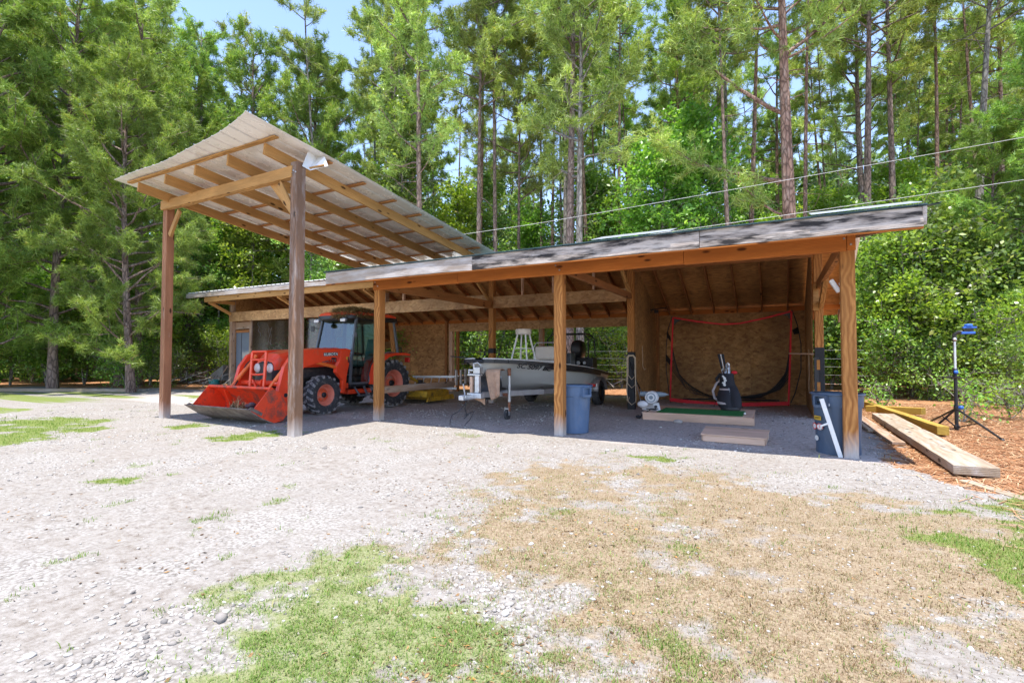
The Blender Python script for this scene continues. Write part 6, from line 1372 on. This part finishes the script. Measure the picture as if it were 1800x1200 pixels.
o = MB().sphere((-1.72, 9.92, .03), .07, 8, 5, (1.3, .9, .6)).build('stone', M['gravel'], None); tag(o, 'fist sized pale stone lying at the platform front', 'stone')
# white bench machine on the platform
bm_p = W(1146, 722, Z=.15); mx_, my_ = bm_p.x, bm_p.y + .1
bmn = thing('bench_machine', 'white and blue grey bench machine on the left end of the platform', 'machine', (mx_, my_, .15))
MB().prism([(-.16, 0), (.14, 0), (.17, .10), (.10, .17), (-.12, .15)], 'X', -.0, .22).build('base', M['machine_white'], None)
bo_ = bpy.data.objects['base']; bo_.parent = bmn; bo_.location = (-.10, 0, 0); bo_.rotation_euler = (0, 0, R(70))
MB().lathe((0, -.10, .28), [(.001, -.08), (.115, -.08), (.13, -.05), (.13, .06), (.11, .09), (.001, .09)], 32, 'Y').build('drum', M['machine_white'], bmn, smooth=True, local=True)
MB().lathe((0, -.10, .28), [(.001, -.10), (.035, -.10), (.04, -.085)], 20, 'Y').lathe((0, -.10, .28), [(.075, -.083), (.085, -.088), (.095, -.083)], 32, 'Y').build('drum_cap', M['machine_grey'], bmn, smooth=True, local=True)
MB().lathe((0, -.02, .34), [(.001, -.27), (.05, -.25), (.055, -.1), (.055, .14), (.04, .24), (.001, .33)], 20, 'X').build('motor_tube', M['machine_grey'], bmn, smooth=True, local=True)
MB().sphere((-.17, -.18, .14), .085, 14, 8, (1.3, .9, .85)).build('side_knob', M['machine_white'], bmn, smooth=True, local=True)
MB().tube([(.10, -.14, .03), (-.08, -.22, .05), (.02, -.26, .06), (.15, -.20, .06)], .012, 6).lathe((.10, -.2, .10), [(.001, -.02), (.03, -.02), (.03, .02), (.001, .02)], 14, 'Y').build('handle', M['black'], bmn, smooth=True, local=True)
MB().tube([(.0, -.22, .04), (-.10, -.30, -.02), (-.18, -.36, -.10)], .010, 6).sphere((-.21, -.38, -.10), .045, 10, 6, (1.3, 1, .8)).build('foot_pedal', M['black'], bmn, smooth=True, local=True)
# long handled black tools leaning on the partition
pA, pB, pC = W(1109, 640, X=-3.1), W(1128, 710, Z=.05), W(1128, 714, Z=.05)
tt = thing('string_trimmer', 'black long-handled garden trimmer leaning against the partition post', 'garden tool', (pB.x, pB.y, 0))
MB().tube([pA, pB], .014, 8).build('shaft', M['silver'], tt, smooth=True); MB().tube([pA + (pB - pA) * -.05, pA + (pB - pA) * .35], .02, 8).build('grip', M['black'], tt, smooth=True); MB().tube([pA + (pB - pA) * .16, pA + (pB - pA) * .24], .023, 8).build('red_collar', M['cherry'], tt, smooth=True)
MB().sphere(pB + Vector((.0, .0, .05)), .11, 14, 8, (1, 1, .6)).build('guard', M['black'], tt, smooth=True)
pA, pB = W(1112, 655, X=-3.08), W(1136, 706, Z=.05)
tt = thing('garden_pole_tool', 'thinner black pole tool leaning just right of the trimmer', 'garden tool', (pB.x, pB.y, 0))
MB().tube([pA, pB], .012, 8).build('shaft', M['galv'], tt, smooth=True); MB().tube([pA, pA + (pB - pA) * .5], .016, 8).build('grip', M['black'], tt, smooth=True); MB().box(pB.x - .06, pB.x + .06, pB.y - .03, pB.y + .03, .0, .04).build('head', M['black'], tt)
# rope coil on the charred post
rc = MB(); yy = 11.905
for k in range(3):
    w_ = .055 + .012 * k; zt, zb = 1.28 + .01 * k, (.72, .52, .12)[k]; rc.tube([(XP[4] - w_, yy - .012 * k, zb + .1), (XP[4] - w_, yy - .012 * k, zt - .05), (XP[4] - w_ * .5, yy - .012 * k, zt), (XP[4] + w_ * .5 + .04, yy - .012 * k, zt), (XP[4] + w_ + .05, yy - .012 * k, zt - .06), (XP[4] + w_ + .05, yy - .012 * k, zb + .08), (XP[4] + .03, yy - .012 * k, zb), (XP[4] - w_, yy - .012 * k, zb + .1)], .009, 6)
rc.tube([(XP[4] - .07, yy - .03, 1.0), (XP[4] - .09, yy - .03, .5), (XP[4] - .05, yy - .05, .2), (XP[4] - .02, yy - .04, .3)], .009, 6)
tag(rc.build('rope_coil', M['rope'], None, smooth=True), 'tan rope coiled over a peg on the charred middle post', 'rope')
tag(MB().tube([(-3.20, 13.3, 1.55), (-3.19, 13.3, 1.0), (-3.15, 13.32, .92), (-3.12, 13.34, .95)], .008, 6).build('hanging_cord', M['rope'], None, smooth=True), 'pale cord hanging on the left partition wall of the golf bay', 'cord')
tag(MB().tube([(.58, 13.0, 1.42), (.58, 13.02, .8), (.57, 13.0, .72), (.575, 13.05, .5), (.58, 13.0, .45)], .008, 6).build('hanging_cord', M['rope'], None, smooth=True), 'pale cord hanging on the right wall under the shelf board', 'cord')
p = W(1147, 545, X=-3.15)
bw = thing('hunting_bow', 'small black compound bow hanging from the rafter above the net', 'bow', (p.x, p.y, p.z))
MB().tube([(-.05, 0, .0), (.1, 0, .03), (.3, 0, .05), (.42, 0, .02)], .014, 6).tube([(-.05, 0, 0), (-.12, 0, -.04)], .012, 6).build('riser', M['black'], bw, smooth=True, local=True); MB().lathe((.40, 0, .03), [(.05, -.01), (.06, 0), (.05, .01)], 16, 'Y').lathe((-.08, 0, -.02), [(.05, -.01), (.06, 0), (.05, .01)], 16, 'Y').build('cam_wheel', M['black'], bw, local=True); MB().tube([(-.08, 0, -.05), (.40, 0, -.03)], .004, 4).box(.05, .16, -.02, .02, -.09, .0).build('string', M['black'], bw, local=True)
# flood light on the right front post
p = W(1470, 500, Y=7.7); fl = thing('flood_light', 'white box flood light fixed behind the right-hand front post', 'lamp', (p.x, p.y, p.z))
MB().bar((-.06, 0, .06), (.03, 0, -.10), .05, .105, up=(0, 1, 0)).build('housing', M['white_paint'], fl, local=True, bevel=.01); MB().tube([(.03, .0, .0), (.10, .0, .02)], .02, 8).build('bracket', M['white_paint'], fl, local=True)

# ------------------------------------------------------------------ timber on the ground, right
def slabwood(name, lab, a, b, w, h, m, cat='plank', warp=.008): o = beam(name, a, b, w, h, m, None, warp=warp, bevel=.008); return tag(o, lab, cat)
pk = thing('plank_stack', 'two long bleached thick planks stacked flat beside the shed', 'planks', (1.74, 9.5, 0))
bpy.data.objects.remove(pk)
slabwood('thick_plank', 'long thick bleached plank lying right of the shed, nearest the camera', (1.77, 6.83, .085), (1.80, 12.3, .085), .37, .10, M['plank'])
slabwood('thin_plank', 'narrow grey board lying along the shed side of the thick plank', (1.46, 8.8, .04), (1.40, 12.8, .04), .16, .045, M['old'])
slabwood('thin_plank', 'short grey lath pressed against the thick plank', (1.33, 10.2, .03), (1.27, 13.0, .03), .09, .04, M['plank'])
slabwood('timber_post', 'long yellow timber post lying across the pine straw', (2.25, 10.15, .10), (1.86, 14.9, .10), .15, .14, M['yellow_wood'], 'timber')
slabwood('timber_post', 'short yellow timber post lying crosswise behind the long one', (2.62, 13.2, .13), (1.75, 13.9, .09), .15, .14, M['yellow_wood'], 'timber')
slabwood('thin_plank', 'flat grey board half buried at the right edge of the yard', (1.62, 6.62, .012), (2.05, 5.6, .012), .10, .03, M['plank'])
a, b = W(-250, 684, Z=.05), W(238, 686, Z=.05); slabwood('landscape_timber', 'long grey landscape timber edging the left lawn', a, b, .14, .12, M['plank'], 'timber')
# ------------------------------------------------------------------ repair stand
bs_p = W(1682, 757, Z=0); X0, Y0 = bs_p.x, bs_p.y
rs = thing('repair_stand', 'black and silver repair stand with blue clamps on tripod legs', 'work stand', (X0, Y0, 0))
def lp(x, y, z): return (X0 + x, Y0 + y, z)
MB().tube([lp(0, 0, .02), lp(0, 0, .98)], .026, 14).build('lower_post', M['black'], rs, smooth=True); MB().tube([lp(0, 0, .95), lp(.0, 0, 1.58)], .019, 14).build('upper_post', M['silver'], rs, smooth=True)
MB().lathe(lp(0, 0, .96), [(.03, 0), (.036, .01), (.036, .09), (.03, .1)], 16).build('collar', M['black'], rs, smooth=True); MB().sphere(lp(-.0, -.045, 1.0), .032, 10, 8, (1, .8, 1)).build('collar_knob', M['blue'], rs, smooth=True)
MB().sphere(lp(.06, -.03, .40), .035, 10, 8).box(X0 + .02, X0 + .06, Y0 - .04, Y0 - .01, .39, .42).build('leg_knob', M['blue'], rs, smooth=True); MB().lathe(lp(0, 0, .36), [(.03, 0), (.036, .01), (.036, .07), (.03, .08)], 16).lathe(lp(0, 0, .03), [(.03, 0), (.04, .01), (.04, .06), (.03, .07)], 16).build('leg_collar', M['black'], rs, smooth=True)
MB().lathe(lp(-.08, -.04, .90), [(.001, 0), (.14, 0), (.15, .02), (.13, .022), (.001, .012)], 24).build('tool_tray', M['black'], rs, smooth=True)
for (fx_, fy_) in ((.26, -1.08), (-.24, .20), (-.16, 1.0)):
    L = math.hypot(fx_, fy_); MB().tube([lp(0, 0, .38), lp(fx_ * .97, fy_ * .97, .04)], .017, 10).build('leg', M['black'], rs, smooth=True) if True else None
    MB().tube([lp(0, 0, .06), lp(fx_ * .52, fy_ * .52, .20)], .010, 8).build('leg_brace', M['black'], rs, smooth=True); MB().sphere(lp(fx_, fy_, .025), .03, 8, 6, (1, 1.6, .8)).build('foot', M['black'], rs, smooth=True)
MB().tube([lp(0, 0, 1.52), lp(0, 0, 1.64), lp(.05, -.02, 1.68), lp(.10, -.03, 1.68)], .03, 10).build('head', M['black'], rs, smooth=True); MB().sphere(lp(.0, -.02, 1.56), .03, 8, 6).build('head_lever', M['silver'], rs, smooth=True)
MB().box(X0 + .08, X0 + .26, Y0 - .07, Y0 + .01, 1.645, 1.685).box(X0 + .10, X0 + .28, Y0 - .07, Y0 + .01, 1.74, 1.77).lathe(lp(.18, -.03, 1.77), [(.05, 0), (.06, .01), (.05, .045), (.001, .05)], 12).build('blue_clamp', M['blue'], rs, bevel=.006); MB().box(X0 + .11, X0 + .24, Y0 - .06, Y0, 1.69, 1.735).build('clamp_jaw', M['black'], rs)
# ------------------------------------------------------------------ wire fence behind the shed, and overhead wires
wf = thing('wire_fence', 'thin white strand wire fence on posts behind the shed', 'fence', (0, 18, 0))
for k, z in enumerate((1.45, 1.19, .96, .72, .45)): MB().tube([(x, 18 + .02 * math.sin(x), z + .015 * math.sin(x * .9 + k)) for x in np.linspace(-13, 2.2, 20)], .0035, 5).build('wire', M['galv'], wf, smooth=True)
for x in (-12.5, -9.2, -6.9, -3.4, -.3): MB().tube([(x, 18, 0), (x, 18, 1.5)], .022, 7).build('post', M['bark_grey'], wf, smooth=True)
for z0, z1, z2, lab in ((6.2, 6.5, 7.3, 'upper white overhead wire crossing behind the shed roof'), (5.1, 5.5, 6.2, 'lower white overhead wire crossing behind the shed roof')):
    xs_ = np.linspace(-30, 20, 40); zc_ = np.interp(xs_, [-30, -8, 20], [z0, z1 - .08, z2]) - .25 * np.sin((xs_ + 30) / 50 * math.pi); tag(MB().tube([(x, 16.6, z) for x, z in zip(xs_, zc_)], .006, 5).build('overhead_wire', M['white_metal'], None, smooth=True), lab, 'cable')
# ------------------------------------------------------------------ left end of the shed
fd = thing('window_panel', 'narrow framed grey glass panel standing beside the left corner post', 'window', (-18.0, 12.1, 0))
p0, p1 = W(407, 690, Y=12.12), W(441, 583, Y=12.12); xa, xb = p0.x, p1.x; zt = p1.z
beam('stile', (xa, 12.12, 0), (xa, 12.12, zt), .07, .05, M['old'], fd, up=(0, -1, 0)); beam('stile', (xb, 12.12, 0), (xb, 12.12, zt + .6), .12, .06, M['old'], fd, up=(0, -1, 0)); beam('mullion', ((xa + xb) / 2, 12.12, .1), ((xa + xb) / 2, 12.12, zt), .03, .03, M['cab_grey'], fd, up=(0, -1, 0)); beam('top_rail', (xa, 12.12, zt + .03), (xb, 12.12, zt + .03), .05, .1, M['rafter'], fd)
MB().box(xa, xb, 12.085, 12.11, zt + .12, 2.6).build('top_board', M['old'], fd)
m, nt, bs = new_mat('grey_pane'); bs.inputs['Base Color'].default_value = (.16, .19, .23, 1); bs.inputs['Roughness'].default_value = .08; M['pane'] = m
MB().box(xa + .03, xb - .05, 12.13, 12.14, .05, zt).build('pane', M['pane'], fd)
# clear plastic sheet hanging from the header
M['clear'] = glass('clear_plastic_sheet', (.55, .50, .47), .3, .10)
mb = MB(); xs_ = np.linspace(xb + .08, -11.1, 40); zz_ = np.linspace(.35, 2.61, 8); vs = [(x, 12.14 + .035 * math.sin(x * 2.3 + z) + .015 * math.sin(x * 7), z) for z in zz_ for x in xs_]
o = mb.add(vs, [(j * 40 + i, j * 40 + i + 1, (j + 1) * 40 + i + 1, (j + 1) * 40 + i) for j in range(7) for i in range(39)]).build('plastic_sheet', M['clear'], None, smooth=True); tag(o, 'clear plastic sheet hanging under the header left of the tractor', 'plastic sheet')
mb = MB(); g = np.random.default_rng(3)
for (a0, b0) in ((455, 566), (470, 570), (478, 575)):
    pts = []; x_, y_ = a0, b0
    for k in range(7): pts.append(W(x_, y_, Y=12.08)); x_ += g.uniform(-3, 5); y_ += g.uniform(2, 8)
    mb.tube(pts, .006, 4)
tag(mb.build('dead_vine', M['bark_grey'], None), 'thin dead vine tendrils over the plastic sheet', 'vine')
# bent pipe, stump, buckets
y_ = 15.6; pts = [W(341, 676, Y=y_), W(345, 655, Y=y_), W(350, 634, Y=y_), W(357, 624, Y=y_), W(364, 622.5, Y=y_), W(372, 628, Y=y_), W(380, 636, Y=y_), W(388, 641, Y=y_)]
pts[0].z = 0; tag(MB().tube(pts, .055, 10).build('bent_pipe', M['galv'], None, smooth=True), 'silver bent metal pipe rising from the ground near the left corner post', 'pipe')
tag(MB().tube([W(363, 627, Y=y_ + .4), W(366, 645, Y=y_ + .4), W(370, 660, Y=y_ + .4), W(368, 672, Y=y_ + .4)], .03, 8).build('thin_pipe', M['galv'], None, smooth=True), 'thin grey pipe hanging inside the bent silver pipe', 'pipe')
p = W(356, 672, Z=0, ); sx0, sy0 = at(357, 24.5); tag(MB().tube([(sx0, sy0, -.1), (sx0, sy0, .5), (sx0 + .05, sy0, 1.35)], [.55, .42, .36], 12).build('tree_stump', M['bark_red'], None, smooth=True), 'broad reddish tree stump behind the bent silver pipe', 'stump')
p = W(397, 676, Z=0); wbx, wby = at(394, 20.5)
wb = thing('wheelbarrow', 'old tipped wheelbarrow against the outside of the left corner post', 'wheelbarrow', (wbx, wby, 0))
loft([[(wbx + a * .22, wby + b * .16, .30) for a, b in ((-1, -1), (1, -1), (1, 1), (-1, 1))], [(wbx + a * .42, wby + b * .30, .72 + a * .2) for a, b in ((-1, -1), (1, -1), (1, 1), (-1, 1))]]).build('tray', M['galv'], wb)
MB().tube([(wbx - .8, wby - .2, .15), (wbx, wby - .2, .32), (wbx + .6, wby - .2, .9)], .025, 6).tube([(wbx - .8, wby + .2, .15), (wbx, wby + .2, .32), (wbx + .6, wby + .2, .9)], .025, 6).build('handle', M['old'], wb); MB().lathe((wbx - .75, wby, .18), [(.10, -.04), (.18, -.04), (.18, .04), (.10, .04)], 18, 'Y').build('wheel', M['rubber'], wb)
M['teal'] = paint('teal_plastic', (.03, .22, .20), .5)
for k, (px, d_, lab) in enumerate(((378, 20.0, 'teal plastic tub left of the wheelbarrow'), (426, 18.9, 'teal plastic tub behind the plastic sheet by the corner'))):
    x, y = at(px, d_); o = MB().lathe((x, y, 0), [(.001, 0), (.17, 0), (.20, .34), (.215, .34), (.215, .37), (.19, .37), (.16, .03), (.001, .03)], 20).build('plastic_tub', M['teal'], None, smooth=True, sharp=40); tag(o, lab, 'tub')
# ------------------------------------------------------------------ labels of look-alikes: told apart by their place from the left
from collections import defaultdict
def ordinal(n):
    w = ['first', 'second', 'third', 'fourth', 'fifth', 'sixth', 'seventh', 'eighth', 'ninth', 'tenth', 'eleventh', 'twelfth', 'thirteenth', 'fourteenth', 'fifteenth', 'sixteenth', 'seventeenth', 'eighteenth', 'nineteenth', 'twentieth']
    return w[n - 1] if n <= 20 else '%dth' % n
by = defaultdict(list)
for o in list(col.objects):
    if o.parent is None and 'label' in o: by[o['label']].append(o)
for lab, os_ in by.items():
    if len(os_) < 2: continue
    def colx(o): p = o.location; r = CY * p.x + SY * p.y; f = -SY * p.x + CY * p.y; return r / max(f, .1)
    os_.sort(key=colx)
    for k, o in enumerate(os_): o['label'] = (lab.replace('the last front post', 'the last post') + ', ' + ordinal(k + 1) + ' from left').replace(',,', ',')
